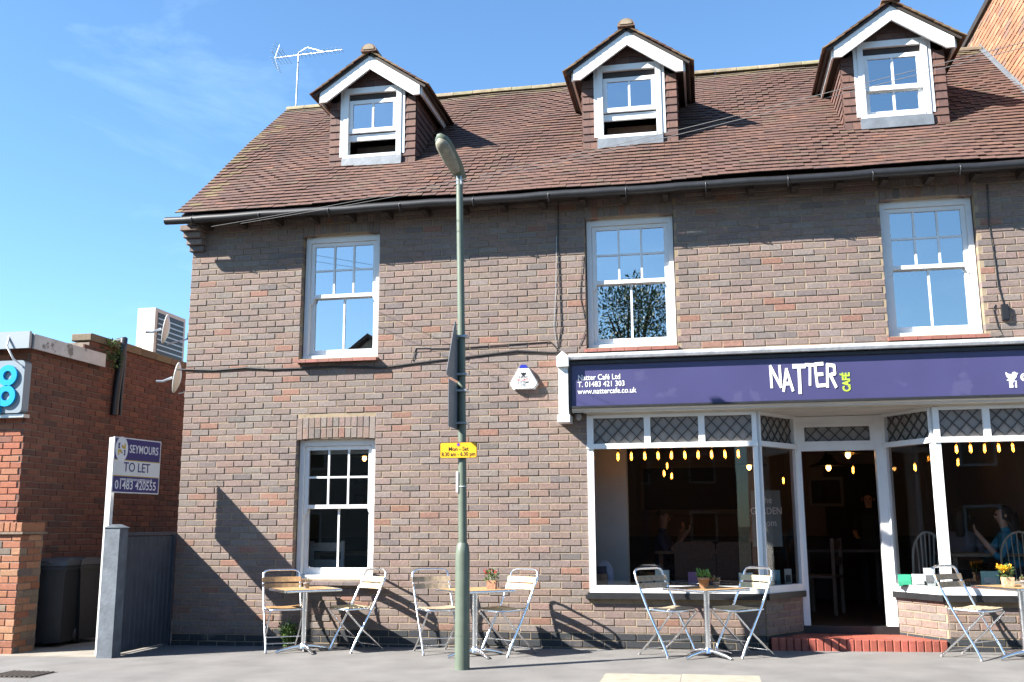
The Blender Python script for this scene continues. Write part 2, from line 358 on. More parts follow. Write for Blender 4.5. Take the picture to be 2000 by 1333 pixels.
# other outer walls, not seen from the street
k = MB(); k.box((WX0+.01, .27, -.3), (WX0+.26, 5.6, ZE)); k.box((WX1-.25, .27, -.3), (WX1, 5.6, ZE)); k.box((WX0, 5.6, -.3), (WX1, 5.85, ZE))
k.prism([(0, ZE), (5.6, ZE), (2.8, 7.5)], (WX0+.02, 0, 0), (0, 1, 0), (0, 0, 1), (1, 0, 0), .22)
k.build('rear_wall', mat('plain_brick', (.25, .17, .14), .9, vary=.2), B)
# brick kneeler corbels under the gutter end
for i in range(4):
    z = 4.575+i*.075; MB().cbox((WX0-.018*(i+1), -.05*(i+1), z), (WX0+.17, .02, z+.066), .004, jit(pick(PAL_MAIN), .1)).build('brick', M_BRICK, B)
# floors between storeys, rooms behind the upper windows
k = MB(); k.box((WX0+.27, .27, 2.72), (WX1-.26, 5.6, 2.95)); k.box((WX0+.27, .27, 4.93), (WX1-.26, 5.6, 4.99)); k.build('floor_slab', M_DARK, B)
k = MB(); k.box((-3.2, .27, 2.96), (-3.1, 5.5, 4.9)); k.box((.6, .27, 2.96), (.7, 5.5, 4.9)); k.box((WX0+.27, 3.4, 2.96), (WX1-.3, 3.5, 4.9)); k.build('partition', M_INT, B)

# sash windows
def sash_window(x0, x1, z0, z1, yf, lower=2, mt=M_UPVC, gl=M_GLASSU, bars=True, sill='brick'):
    cx = (x0+x1)/2; W = x1-x0; k = MB(); ft = .055
    k.box((x0, yf, z0), (x0+ft, yf+.13, z1)); k.box((x1-ft, yf, z0), (x1, yf+.13, z1))
    # head with a slight segmental curve on top
    n = 10; poly = [(x0+ft, z1-.075)]+[(x1-ft, z1-.075)]+[(x1-ft-(W-2*ft)*i/n, z1-.012+.028*math.sin(math.pi*i/n)) for i in range(n+1)]
    k.prism(poly, (0, yf+.004, 0), (1, 0, 0), (0, 0, 1), (0, 1, 0), .12)
    k.box((x0+.002, yf-.012, z0), (x1-.002, yf+.13, z0+.045))
    wn = k.build('window', mt, B)
    zm = z0+(z1-z0)*.505; i0, i1 = x0+ft+.002, x1-ft-.002; zt, zb = z1-.078, z0+.048
    st = .048
    def sash(nm, a, b, y, nx, nz, bot, top):
        k = MB(); k.box((i0, y, a), (i0+st, y+.04, b)); k.box((i1-st, y, a), (i1, y+.04, b)); k.box((i0+st, y+.001, a), (i1-st, y+.039, a+bot)); k.box((i0+st, y+.001, b-top), (i1-st, y+.039, b))
        gw = i1-i0-2*st; gh = b-a-bot-top; bt = .022
        for i in range(1, nx): k.box((i0+st+gw*i/nx-bt/2, y+.004, a+bot), (i0+st+gw*i/nx+bt/2, y+.036, b-top))
        for i in range(1, nz): k.box((i0+st, y+.006, a+bot+gh*i/nz-bt/2), (i1-st, y+.034, a+bot+gh*i/nz+bt/2))
        if nm == 'upper_sash':                          # horns under the meeting rail
            for sx, s in ((i0, 1), (i1, -1)): k.prism([(0, 0), (s*.048, 0), (s*.040, -.035), (s*.014, -.07), (0, -.07)], (sx, y, a), (1, 0, 0), (0, 0, 1), (0, 1, 0), .038)
        k.build(nm, mt, wn)
        for i in range(nx):
            for j in range(nz):
                xa = i0+st+gw*i/nx+(bt/2 if i else 0); xb = i0+st+gw*(i+1)/nx-(bt/2 if i < nx-1 else 0)
                za = a+bot+gh*j/nz+(bt/2 if j else 0); zb_ = a+bot+gh*(j+1)/nz-(bt/2 if j < nz-1 else 0)
                t = random.uniform(-.0016, .0016); t2 = random.uniform(-.0016, .0016)   # each pane sits at its own slight angle
                MB().add([(xa, y+.018+t, za), (xb, y+.018-t, za), (xb, y+.018-t+t2, zb_), (xa, y+.018+t+t2, zb_)], [(0, 1, 2, 3)]).build('pane', gl, wn, recalc=False)
    sash('upper_sash', zm-.01, zt, yf+.03, 3, 2, .042, .045)
    sash('lower_sash', zb, zm+.02, yf+.075, lower, 1, .075, .035)
    return wn
for i, (a, b, c, d) in enumerate(WIN):
    wn = sash_window(a, b, c, d, .085, gl=M_GLASS if i == 3 else M_GLASSU)
    if i < 3:                                           # creased red tile sills
        n = 7
        for t in range(n):
            x0 = a-.03+(b-a+.06)*t/n; x1 = a-.03+(b-a+.06)*(t+1)/n-.004
            MB().prism([(-.10, c-.06), (.20, c-.02), (.20, c+.004), (-.10, c-.027)], (x0, 0, 0), (0, 1, 0), (0, 0, 1), (1, 0, 0), x1-x0, jit((.27, .10, .075), .15)).build('sill_tile', M_QUARRY, wn)
    else:
        for t in range(6):
            x0 = a-.03+(b-a+.06)*t/6; x1 = a-.03+(b-a+.06)*(t+1)/6-.004
            MB().prism([(-.085, c-.06), (.20, c-.012), (.20, c+.004), (-.085, c-.027)], (x0, 0, 0), (0, 1, 0), (0, 0, 1), (1, 0, 0), x1-x0, jit((.16, .12, .11), .15)).build('sill_tile', M_QUARRY, wn)
# what hangs behind the upper panes
def curtain(name, x0, x1, z0, z1, y, col, folds=7):
    n = folds*6; a = [(x0+(x1-x0)*i/n, y+.03*math.sin(i/6*2*math.pi)) for i in range(n+1)]; vs = [(p[0], p[1], z0) for p in a]+[(p[0], p[1], z1) for p in a]
    k = MB(); k.add(vs, [(i, i+1, n+2+i, n+1+i) for i in range(n)], None, True); o = k.build(name, flat('fabric_'+name+str(col), col, .9), B); return o
curtain('curtain', -.62, -.30, 3.1, 4.75, .36, (.42, .42, .38), 4)
curtain('curtain', 1.98, 2.86, 3.1, 3.93, .34, (.74, .78, .74), 12)
curtain('curtain', -3.98, -3.70, 3.1, 4.1, .36, (.50, .55, .50), 4)

# eaves: soffit boards, rafter feet, gutter
k = MB(); k.box((WX0-.05, -.27, 4.915), (WX1, .02, 4.945)); k.build('soffit', M_DARKWOOD, B)
for i in range(22):
    x = WX0+.2+i*.46
    if x < WX1-.1: MB().box((x, -.26, 4.83), (x+.06, .01, 4.914)).build('rafter_foot', M_DARKWOOD, B)
k = MB(); gp = []; n = 40
for i in range(n+1):
    x = -6.26+(WX1+6.26)*i/n; gp.append((x, -.335, 4.885-.004*math.sin(i*.9)-.003*math.sin(i*2.3)))
k.tube(gp, .046, 10); k.build('gutter', M_BLACK, B)
for i in range(12):
    x = -5.9+i*.86; MB().tube([(x, -.335, 4.87+.062), (x, -.40, 4.87), (x, -.335, 4.808), (x, -.24, 4.83)], .008, 6).build('gutter_bracket', M_BLACK, B)

# ------------------------------------------------------------------ main roof
EY, EZ, RY, RZ = -.30, 4.955, 2.80, 7.605
SL = Vector((0, RY-EY, RZ-EZ)); SLN = SL.length; SV = SL.normalized(); NV = Vector((1, 0, 0)).cross(SV)  # outward normal: up and to the street
if NV.z < 0: NV = -NV
RX0 = -6.14
def roofz(Y): return EZ+(Y-EY)*(RZ-EZ)/(RY-EY)
k = MB(); O = Vector((RX0+.03, EY+.06, roofz(EY+.06)-.03))
k.prism([(0, 0), (WX1-RX0-.03, 0), (WX1-RX0-.03, SLN-.05), (0, SLN-.05)], O, (1, 0, 0), SV, -NV, .05)
k.prism([(0, 0), (WX1-RX0-.03, 0), (WX1-RX0-.03, SLN), (0, SLN)], (RX0+.03, RY, RZ-.04), (1, 0, 0), (0, SV.y, -SV.z), (0, -SV.z, -SV.y), .05)
k.build('roof_deck', M_DARKWOOD, B)
PAL_TILE = [((.116, .058, .043), 6), ((.108, .055, .042), 5), ((.126, .063, .044), 3), ((.096, .051, .041), 2), ((.15, .070, .045), .4), ((.108, .066, .045), 1.2)]
DORM = [-4.005, -.74, 2.31]
def tile_mesh(mb, M, wd, ln, th, lift, col):
    v = [(0, 0, lift), (wd, 0, lift), (wd, ln, 0), (0, ln, 0), (0, 0, lift+th), (wd, 0, lift+th), (wd, ln, th), (0, ln, th)]
    mb.add([M @ Vector(p) for p in v], [(0, 3, 2, 1), (4, 5, 6, 7), (0, 1, 5, 4), (1, 2, 6, 5), (2, 3, 7, 6), (3, 0, 4, 7)], col)
tiles = []
gauge, tw = .098, .166; rows = int(SLN/gauge)
for r in range(rows+1):
    s = r*gauge-.02; off = 0 if r % 2 else -tw/2; x = RX0+off
    while x < WX1:
        x0, x1 = max(x, RX0), min(x+tw-.003, WX1); x += tw
        if x1-x0 < .03: continue
        Y = EY+s*SV.y; xc = (x0+x1)/2
        if any(abs(xc-c) < .53 and Y > .66 and roofz(Y) < 6.9 for c in DORM): continue
        tiles.append((r, s, x0, x1))
big = set(sorted(tiles, key=lambda t: (t[1] < .75 and t[3]-t[2] > .12)*10-abs((t[2]+t[3])/2-.9)-t[1], reverse=True)[:300])
rest = MB()
def lichen(x, s):
    if s > SLN-.3: return (.15, .115, .055) if random.random() < .25 else (.12, .085, .055)
    if x < RX0+.3 and random.random() < .35: return (.15, .105, .05)
    return None
for t in tiles:
    r, s, x0, x1 = t; x = (x0+x1)/2
    sag = .016*math.sin(x*1.3+s*.8)+.010*math.sin(x*3.1-s*2.1)+.02*math.exp(-((x-RX0)/.35)**2)*(1-.1*s)
    P = Vector((x0, EY, EZ))+SV*s+NV*(.004+sag+random.uniform(0, .005))
    rot = Matrix.Rotation(random.uniform(-.007, .007), 4, 'Z')
    M = frame(P, (1, 0, 0), SV) @ rot
    c = jit(lichen(x, s) or pick(PAL_TILE), .09); ln = min(.24, SLN-s+.01)
    if ln < .05: continue
    if t in big: q = MB(); tile_mesh(q, M, x1-x0, ln, .010, .030, c); q.build('tile', M_TILE, B)
    else: tile_mesh(rest, M, x1-x0, ln, .010, .030, c)
rest.build('roof_tiles', M_TILE, B, 'stuff')
n = 34
for i in range(n):                                       # half-round ridge tiles bedded in mortar
    x0 = RX0+(WX1-RX0)*i/n; x1 = RX0+(WX1-RX0)*(i+1)/n-.006; pr = [(math.cos(a)*.115, math.sin(a)*.085) for a in [math.pi*j/8 for j in range(9)]]
    MB().prism(pr, (x0, RY, RZ-.015+random.uniform(-.004, .004)), (0, 1, 0), (0, 0, 1), (1, 0, 0), x1-x0, jit((.24, .20, .12), .2)).build('ridge_tile', M_TILE, B)

# ------------------------------------------------------------------ dormers
def dormer(cx, low_closed):
    D_ = MB(); yf = .62; hw = .56; ze = 6.60; za = 7.10; zb = 5.60
    fr0, fr1, fz0, fz1 = cx-.375, cx+.375, 5.875, 6.815
    # front panels round the window and the two cheeks
    D_.box((cx-hw, yf, zb), (fr0, yf+.05, ze)); D_.box((fr1, yf, zb), (cx+hw, yf+.05, ze)); D_.box((fr0, yf, zb), (fr1, yf+.05, fz0)); D_.box((fr0, yf, fz1), (fr1, yf+.05, ze)) if fz1 < ze else None
    D_.prism([(-hw, ze), (hw, ze), (0, za+.03)], (cx, yf+.002, 0), (1, 0, 0), (0, 0, 1), (0, 1, 0), .046)
    for s in (-1, 1): D_.box((cx+s*hw, yf, zb), (cx+s*(hw-.05), 2.3, ze+.02))
    D_.box((cx-hw+.05, 1.5, 5.6), (cx+hw-.05, 1.55, 7.0))  # dark panel added behind the window so the gap looks unlit
    d = D_.build('dormer', M_DARKWOOD, B)
    # hung tiles: beside the window, gable, cheeks
    tz = .098
    def hung(M, wd, h): q = MB(); tile_mesh(q, M, wd, h, .011, .016, jit(pick([((.125, .066, .052), 4), ((.105, .055, .046), 3), ((.15, .075, .055), 2)]), .12)); q.build('tile', M_HUNG, d)
    for r in range(10):
        z = 5.66+r*tz
        for s in (-1, 1):
            a, b = (cx-hw-.012, fr0-.012) if s < 0 else (fr1+.012, cx+hw+.012)
            cut = a+(b-a)*(.48 if r % 2 else (.82 if s < 0 else .2))
            for p, q_ in ((a, cut), (cut, b)):
                if q_-p > .02: hung(frame((p+.001, yf-.004, z), (1, 0, 0), (0, 0, 1)) , q_-p-.003, min(.12, ze+.05-z))
            # cheek courses (run back along the roof)
            ys = yf
            while ys < 2.0:
                if z+.1 > roofz(ys+.1)-.02 and z < 6.62:
                    if s > 0: hung(frame((cx+hw+.004, ys, z), (0, 1, 0), (0, 0, 1)), .163, .12)
                    else: hung(frame((cx-hw-.004, ys+.163, z), (0, -1, 0), (0, 0, 1)), .163, .12)
                ys += .166
    for r in range(5):
        z = 6.62+r*tz; half = (za-z)/(za-ze)*hw
        if z < fz1: continue
        x = cx-half-(.08 if r % 2 else 0)
        while x < cx+half:
            a, b = max(x, cx-half), min(x+.163, cx+half); x += .166
            if b-a > .03: hung(frame((a, yf-.004, z), (1, 0, 0), (0, 0, 1)), b-a, min(.11, .8))
    # window: trim, slid-down sash, gap at the top and (when open) at the bottom
    k = MB(); y = yf-.045; t_ = .055
    k.box((fr0-.01, y, fz0-.005), (fr0+t_, y+.1, fz1+.005)); k.box((fr1-t_, y, fz0-.005), (fr1+.01, y+.1, fz1+.005)); k.box((fr0+t_, y+.002, fz1-.075), (fr1-t_, y+.098, fz1)); k.box((fr0+t_, y-.006, fz0-.004), (fr1-t_, y+.098, fz0+.035))
    k.box((fr0-.055, y+.012, fz0+.02), (fr0-.011, y+.06, fz1+.03)); k.box((fr1+.011, y+.012, fz0+.02), (fr1+.055, y+.06, fz1+.03))
    k.build('window_frame', M_UPVC, d)
    def sash(a, b, yy, nm):
        k = MB(); i0, i1 = fr0+t_+.002, fr1-t_-.002; k.box((i0, yy, a), (i0+.05, yy+.035, b)); k.box((i1-.05, yy, a), (i1, yy+.035, b)); k.box((i0+.05, yy+.001, a), (i1-.05, yy+.034, a+.055)); k.box((i0+.05, yy+.001, b-.05), (i1-.05, yy+.034, b)); k.box((cx-.013, yy+.003, a+.055), (cx+.013, yy+.032, b-.05)); k.build(nm, M_UPVC, d)
        for p, q_ in ((i0+.05, cx-.013), (cx+.013, i1-.05)): MB().add([(p, yy+.015, a+.055), (q_, yy+.016, a+.055), (q_, yy+.016, b-.05), (p, yy+.015, b-.05)], [(0, 1, 2, 3)]).build('pane', M_GLASSU, d, recalc=False)
    sash(6.215, 6.655, y+.03, 'upper_sash')
    if low_closed: sash(5.912, 6.25, y+.066, 'lower_sash')
    else:
        k = MB(); k.box((fr0+t_, y+.062, 6.12), (fr1-t_, y+.095, 6.20)); k.build('lower_sash', M_UPVC, d)
        MB().box((cx-.30, yf+.25, 5.9), (cx+.30, yf+.29, 6.12)).build('blind', M_DARKWOOD if cx < -2 else M_WICKER, d)
    k = MB(); k.prism([(-.02, 5.755), (-.065, 5.735), (-.05, 5.87), (.0, 5.872)], (fr0-.02, yf, 0), (0, 1, 0), (0, 0, 1), (1, 0, 0), .79); k.build('lead_apron', M_LEAD, d)
    # roof slopes with tiles, barge boards, ridge
    oy, rb = .43, 2.62; apz, ez, ew = 7.215, 6.705, .745
    for s in (-1, 1):
        V = Vector((-s*ew, 0, apz-ez)); ln = V.length; Vn = V.normalized(); Nn = Vector((s*(apz-ez), 0, ew)).normalized()
        k = MB(); k.prism([(0, 0), (rb-oy, 0), (rb-oy, ln), (0, ln)], Vector((cx+s*ew, oy, ez))-Nn*.004, (0, 1, 0), Vn, -Nn, .028); k.build('roof_board', M_DARKWOOD, d)
        for r in range(int(ln/.1)+1):
            yy = oy-.03-(.08 if r % 2 else 0)
            while yy < rb:
                y0 = max(yy, oy-.03); y1 = min(yy+.163, rb); yy += .166
                if y1-y0 < .04: continue
                P = Vector((cx+s*(ew+.03), y0, ez-.02))+Vn*(r*.098)+Nn*.004
                M = frame(P if s < 0 else P+Vector((0, y1-y0, 0)), (0, -s, 0), Vn) if s > 0 else frame(P+Vector((0, y1-y0, 0)), (0, -1, 0), Vn)
                if s < 0: M = Matrix((Vector((0, 1, 0)), Vn, Nn)).transposed().to_4x4(); M.translation = P
                else: M = Matrix((Vector((0, 1, 0)), Vn, Nn)).transposed().to_4x4(); M.translation = P
                if y0 < oy+.5: q = MB(); tile_mesh(q, M, y1-y0, min(.2, ln-r*.098+.02), .011, .016, jit((.235, .155, .085) if random.random() < .5 else pick(PAL_TILE), .16)); q.build('tile', M_TILE, d)
                else:
                    q = MB(); tile_mesh(q, M, y1-y0, min(.2, ln-r*.098+.02), .011, .016, jit(pick(PAL_TILE), .16)); q.build('tile', M_TILE, d)
        # barge board: parallel to the slope, plumb-cut foot
        dx = s*ew
        poly = [(s*.02, apz-.03), (dx*.885, apz-.03-(apz-ez)*.885+.01), (dx*.885, apz-(apz-ez)*.885-.165), (dx*.885-s*.085, apz-(apz-ez)*.885-.165), (s*.0, apz-.215), (0, apz-.045)]
        MB().prism(poly, (cx, oy+.012+(.004 if s > 0 else 0), 0), (1, 0, 0), (0, 0, 1), (0, 1, 0), .032).build('barge_board', M_WHITE, d)
        k = MB(); k.box((cx+s*(ew-.085), oy+.05, ez-.10), (cx+s*(ew-.06), 2.1, ez+.025)); k.build('eaves_board', M_WHITE, d)
        MB().prism([(cx+s*hw, ez-.055), (cx+s*(ew-.087), ez-.055), (cx+s*(ew-.087), ez-.035), (cx+s*hw, ez-.035)], (0, oy+.05, 0), (1, 0, 0), (0, 0, 1), (0, 1, 0), 1.5).build('eaves_soffit', M_DARKWOOD, d)
    pr = [(math.cos(a)*.105, math.sin(a)*.10-.02) for a in [math.pi*j/10 for j in range(11)]]
    for i in range(6):
        MB().prism(pr, (cx, oy-.05+i*.37, apz+.018), (1, 0, 0), (0, 0, 1), (0, 1, 0), .364, jit((.21, .125, .085), .15)).build('ridge_tile', M_TILE, d)
    MB().prism([(math.cos(a)*.075, math.sin(a)*.07) for a in [math.pi*j/8 for j in range(9)]], (cx, oy-.058, apz+.02), (1, 0, 0), (0, 0, 1), (0, 1, 0), .02, (.3, .24, .17)).build('ridge_mortar', M_TILE, d)
for c_, lc in zip(DORM, (False, False, True)): dormer(c_, lc)

# ------------------------------------------------------------------ shopfront
ZU = Vector((0, 0, 1))
def local(P0, P1):
    P0, P1 = Vector(P0), Vector(P1); U = (P1-P0); ln = U.length; return frame(P0, U, ZU), ln      # local x along, y up, z towards the street
SILL, TR0, TR1, TOP = .565, 2.08, 2.135, 2.42
def lattice(parent, M, a, b, c, d, sx=.132, sy=.142):
    k = MB(); t = .0052
    for sgn in (1, -1):
        n0 = -int((d-c)/sy)-2
        for i in range(n0, int((b-a)/sx)+3):
            # line u = a + i*sx + sgn*(v-c)*sx/sy clipped to the rectangle
            pts = []
            for v in (c, d):
                pts.append((a+i*sx+sgn*(v-c)*sx/sy, v))
            (u0, v0), (u1, v1) = pts
            ts = [0., 1.]
            for lim in (a, b):
                if abs(u1-u0) > 1e-6:
                    q = (lim-u0)/(u1-u0)
                    if 0 < q < 1: ts.append(q)
            ts.sort()
            for q0, q1 in zip(ts[:-1], ts[1:]):
                um = u0+(u1-u0)*(q0+q1)/2
                if a <= um <= b:
                    A = Vector((u0+(u1-u0)*q0, v0+(v1-v0)*q0, 0)); C = Vector((u0+(u1-u0)*q1, v0+(v1-v0)*q1, 0))
                    if (C-A).length < .01: continue
                    dr = (C-A).normalized(); nr = Vector((-dr.y, dr.x, 0))*t; z = Vector((0, 0, .004 if sgn > 0 else .003))
                    vs = [A-nr-z, C-nr-z, C+nr-z, A+nr-z, A-nr+z, C-nr+z, C+nr+z, A+nr+z]
                    k.add([M @ v for v in vs], [(0, 3, 2, 1), (4, 5, 6, 7), (0, 1, 5, 4), (1, 2, 6, 5), (2, 3, 7, 6), (3, 0, 4, 7)])
    return k.build('lead_lattice', M_CAME, parent)
def pane(parent, M, a, b, c, d, gl=M_GLASS, z=0.):
    MB().add([M @ Vector(p) for p in ((a, c, z), (b, c, z), (b, d, z), (a, d, z))], [(0, 1, 2, 3)]).build('pane', gl, parent, recalc=False)
def shop_window(P0, P1, posts, lights, sill=True, left=.07, right=.055):
    M, ln = local(P0, P1); k = MB(); bx = lambda a, b, c, d, z0=-.035, z1=.035: k.boxm(M, (a, c, z0), (b, d, z1))
    bx(0, left, SILL, TOP+.03); bx(ln-right, ln, SILL, TOP+.03)
    bx(left, ln-right, SILL, SILL+.075, -.034, .045); bx(-.004, ln+.002, TR0, TR1, -.045, .05); bx(left, ln-right, TOP-.005, TOP+.05, -.034, .034)
    e = [left]
    for p in lights: bx(p-.034, p+.034, TR1, TOP-.005, -.03, .03); e += [p-.034, p+.034]
    e.append(ln-right); fr = k.build('shop_window', M_WHITE, B)
    pane(fr, M, left, ln-right, SILL+.075, TR0)
    for i in range(0, len(e), 2): pane(fr, M, e[i], e[i+1], TR1, TOP-.005, M_OBSC, -.012); lattice(fr, M, e[i]+.004, e[i+1]-.004, TR1+.004, TOP-.008)
    return fr, M, ln
wl = shop_window((-1.26, .015, 0), (.545, .015, 0), [], [.653, 1.23], right=.05)[0]
shop_window((.548, .02, 0), (.965, .62, 0), [], [], left=.02, right=.04)
shop_window((1.935, .62, 0), (2.302, .02, 0), [], [], left=.04, right=.02)
shop_window((2.305, .015, 0), (3.88, .015, 0), [], [.515, 1.03], left=.06)
# painted timber sills and brick stall risers
k = MB(); k.box((-1.30, -.065, .503), (.56, .06, .545)); k.box((-1.28, -.05, .545), (.555, .06, .566)); k.build('shop_sill', M_BLACK, B)
k = MB(); k.box((2.29, -.065, .503), (3.88, .06, .545)); k.box((2.295, -.05, .545), (3.88, .06, .566)); k.build('shop_sill', M_BLACK, B)
for (a, b) in (((.552, .0), (.962, .60)), ((1.938, .60), (2.298, 0.))):
    A, Bp = Vector((*a, 0)), Vector((*b, 0)); U = (Bp-A).normalized(); N = U.cross(ZU)
    brickwork(B, A, U, N, (Bp-A).length, 0., .505, (), PAL_MAIN, M_BRICK, 90, colfn=lambda u, z: (.030, .033, .038) if z < .15 else None)
    k = MB(); M, ln = local(A, Bp); k.boxm(M, (0, 0, -.15), (ln, .503, -.002)); k.build('stall_riser', M_MORTAR, B)
    k = MB(); k.boxm(M, (-.01, .503, -.06), (ln+.01, .566, .05)); k.build('shop_sill', M_BLACK, B)
# doorway: posts, transom, leaded fanlight, lobby ceiling, threshold
k = MB(); k.box((.968, .60, .20), (1.04, .70, 2.44)); k.box((1.822, .60, .20), (1.932, .70, 2.44)); k.box((1.04, .61, 2.062), (1.822, .69, 2.13)); k.box((1.04, .612, 2.36), (1.822, .69, 2.44))
k.box((1.04, .605, 2.13), (1.085, .675, 2.36)); k.box((1.777, .605, 2.13), (1.822, .675, 2.36)); k.box((1.085, .606, 2.13), (1.777, .674, 2.165)); k.box((1.085, .606, 2.325), (1.777, .674, 2.36))
df = k.build('door_frame', M_WHITE, B); M, ln = local((1.085, .64, 0), (1.777, .64, 0)); pane(df, M, 0, ln, 2.165, 2.325, M_OBSC, -.012); lattice(df, M, .004, ln-.004, 2.168, 2.322, .13, .13)
k = MB(); k.box((.95, .605, .10), (1.95, .78, .20)); k.build('threshold', M_BLACK, B)
k = MB(); k.prism([(-1.26, -.02), (3.88, -.02), (3.88, .12), (2.33, .12), (1.95, .75), (.95, .75), (.53, .12), (-1.26, .12)], (0, 0, 2.445), (1, 0, 0), (0, 1, 0), (0, 0, 1), .03); k.build('lobby_soffit', M_CREAM, B)
# red step: brick-on-edge nosing and quarry tiles
k = MB(); k.box((.60, .06, -.1), (2.26, .72, .105)); st = k.build('door_step', M_MORTARD, B)
n = 23
for i in range(n):
    x0 = .585+1.69*i/n; MB().cbox((x0+.003, -.028, -.1), (x0+1.69/n-.003, .075, .128+random.uniform(-.002, .002)), .008, jit((.30, .075, .05), .18)).build('brick', M_QUARRY, st)
for j in range(4):
    for i in range(8):
        x0 = .60+i*.207; y0 = .08+j*.155
        MB().box((x0+.003, y0, .09), (x0+.203, y0+.15, .118+random.uniform(-.001, .001)), jit((.33, .085, .055), .15)).build('tile', M_QUARRY, st)

# ------------------------------------------------------------------ shop sign over the cafe
S = thing('shop_sign', 'long purple cafe fascia sign with white lettering above the shopfront', 'sign')
SY = -.20
k = MB(); k.box((-1.40, SY+.012, 2.53), (3.87, .0, 2.985)); k.build('board', M_SIGN, S)
k = MB()
for a, b in (((-1.425, SY-.014, 2.51), (3.87, -.01, 2.532)), ((-1.425, SY-.014, 2.985), (3.87, -.01, 3.02)), ((-1.427, SY-.015, 2.511), (-1.40, -.01, 3.019))): k.box(a, b)
k.build('frame', M_BLACK, S)
k = MB(); k.prism([(.0, 3.035), (-.265, 3.035), (-.275, 3.06), (-.275, 3.085), (-.235, 3.10), (0, 3.13)], (-1.415, 0, 0), (0, 1, 0), (0, 0, 1), (1, 0, 0), 5.285); k.build('cornice', mat('pale_lead_cornice', (.46, .47, .49), .5, vary=.25, vscale=9, bump=.3, bscale=25), S)
k = MB(); k.prism([(0, 2.47), (-.16, 2.47), (-.16, 2.485), (-.19, 2.50), (-.19, 2.509), (0, 2.509)], (-1.40, 0, 0), (0, 1, 0), (0, 0, 1), (1, 0, 0), 5.27); k.build('architrave', M_CREAM, S)
k = MB()                                                   # console bracket with little gabled cap
k.box((-1.535, -.235, 2.44), (-1.43, .0, 2.96)); k.box((-1.55, -.25, 2.36), (-1.415, .0, 2.44)); k.prism([(-.065, 2.96), (.065, 2.96), (.065, 3.07), (0, 3.13), (-.065, 3.07)], (-1.4825, -.285, 0), (1, 0, 0), (0, 0, 1), (0, 1, 0), .285)
k.build('bracket', M_WHITE, S)
def sgn(x, y, dy=.0): p = py(x, y, SY+.009); return p
for body, y in (('Natter Café Ltd', 749), ('T. 01483 421 303', 763.5), ('www.nattercafe.co.uk', 778)):
    p = sgn(1128.5, y); text(body, .083, frame((p.x, SY+.009, 2.815-(y-749)*.0052), (1, 0, 0), ZU), M_LETTER, S, 'lettering', .86, .0009)
# NATTER in uneven cut-out capitals
def stroke(k, pts, wd, M):
    for (a, b) in pts:
        A, C = Vector((*a, 0)), Vector((*b, 0)); d = (C-A).normalized(); n_ = Vector((-d.y, d.x, 0))*wd/2; e = d*wd*.25
        k.zi = getattr(k, 'zi', 0)+.00025; zo = Vector((0, 0, k.zi)); vs = [A-n_-e+zo, C-n_+e+zo, C+n_+e+zo, A+n_-e+zo]; k.add([M @ v for v in vs]+[M @ (v+Vector((0, 0, .0012))) for v in vs], [(3, 2, 1, 0), (4, 5, 6, 7), (0, 1, 5, 4), (1, 2, 6, 5), (2, 3, 7, 6), (3, 0, 4, 7)])
LET = {'N': [((0, 0), (0, 1)), ((0, 1), (.6, 0)), ((.6, 0), (.6, 1))], 'A': [((0, 0), (.28, 1)), ((.28, 1), (.6, 0)), ((.12, .33), (.48, .33))], 'T': [((.3, 0), (.3, 1)), ((0, 1), (.6, 1))],
       'E': [((0, 0), (0, 1)), ((0, 1), (.5, 1)), ((0, .52), (.42, .52)), ((0, 0), (.5, 0))], 'R': [((0, 0), (0, 1)), ((0, 1), (.42, .96)), ((.42, .96), (.46, .6)), ((.46, .6), (0, .5)), ((.2, .5), (.52, 0))]}
xs_ = [1505, 1528, 1549, 1571, 1594, 1614]; ys_ = [(716, 757), (722, 764), (716, 768), (713, 752), (712, 754), (713, 756)]
lm = MB()
for ch, x, (yt, yb) in zip('NATTER', xs_, ys_):
    a = py(x, yb, SY+.009); b = py(x, yt, SY+.009); h = b.z-a.z; M = frame((a.x+.012, SY+.0075, a.z), (1, 0, 0), ZU) @ Matrix.Rotation(random.uniform(-.07, .07), 4, 'Z') @ Matrix.Diagonal((h*.70, h, 1, 1))
    lm = MB(); stroke(lm, LET[ch], .165, M); lm.build('lettering', M_LETTER, S)
pass
p = py(1661, 765, SY+.009); text('CAFÉ', .105, frame((p.x, SY+.0085, p.z), (0, 0, 1), (-1, 0, 0)), M_GREEN, S, 'lettering', .80, .004)
# bird and square-f marks, then the handle that runs off to the right
p = py(1977, 737, SY); k = MB()
bird = [(-.055, -.03), (-.02, -.035), (.02, -.025), (.042, .0), (.05, .025), (.062, .04), (.045, .042), (.03, .055), (.01, .05), (.002, .03), (-.03, .035), (-.055, .055), (-.055, .03), (-.05, .015), (-.045, .0), (-.03, -.01), (-.04, -.02)]
k.prism(bird, (p.x, SY+.0105, p.z), (1, 0, 0), (0, 0, 1), (0, -1, 0), .002); k.build('social_mark', M_LETTER, S); k = MB(); q = py(1979, 748.5, SY)
k.prism([(-.035, -.035), (.035, -.035), (.035, .035), (-.035, .035)], (q.x, SY+.0105, q.z-.01), (1, 0, 0), (0, 0, 1), (0, -1, 0), .002); k.build('social_mark', M_LETTER, S)
text('f', .085, frame((q.x-.004, SY+.0075, q.z-.043), (1, 0, 0), ZU), M_SIGN, S, 'lettering', 1.1, .002)
text('@', .085, frame((p.x+.075, SY+.009, p.z-.025), (1, 0, 0), ZU), M_LETTER, S, 'lettering', .95, .001)

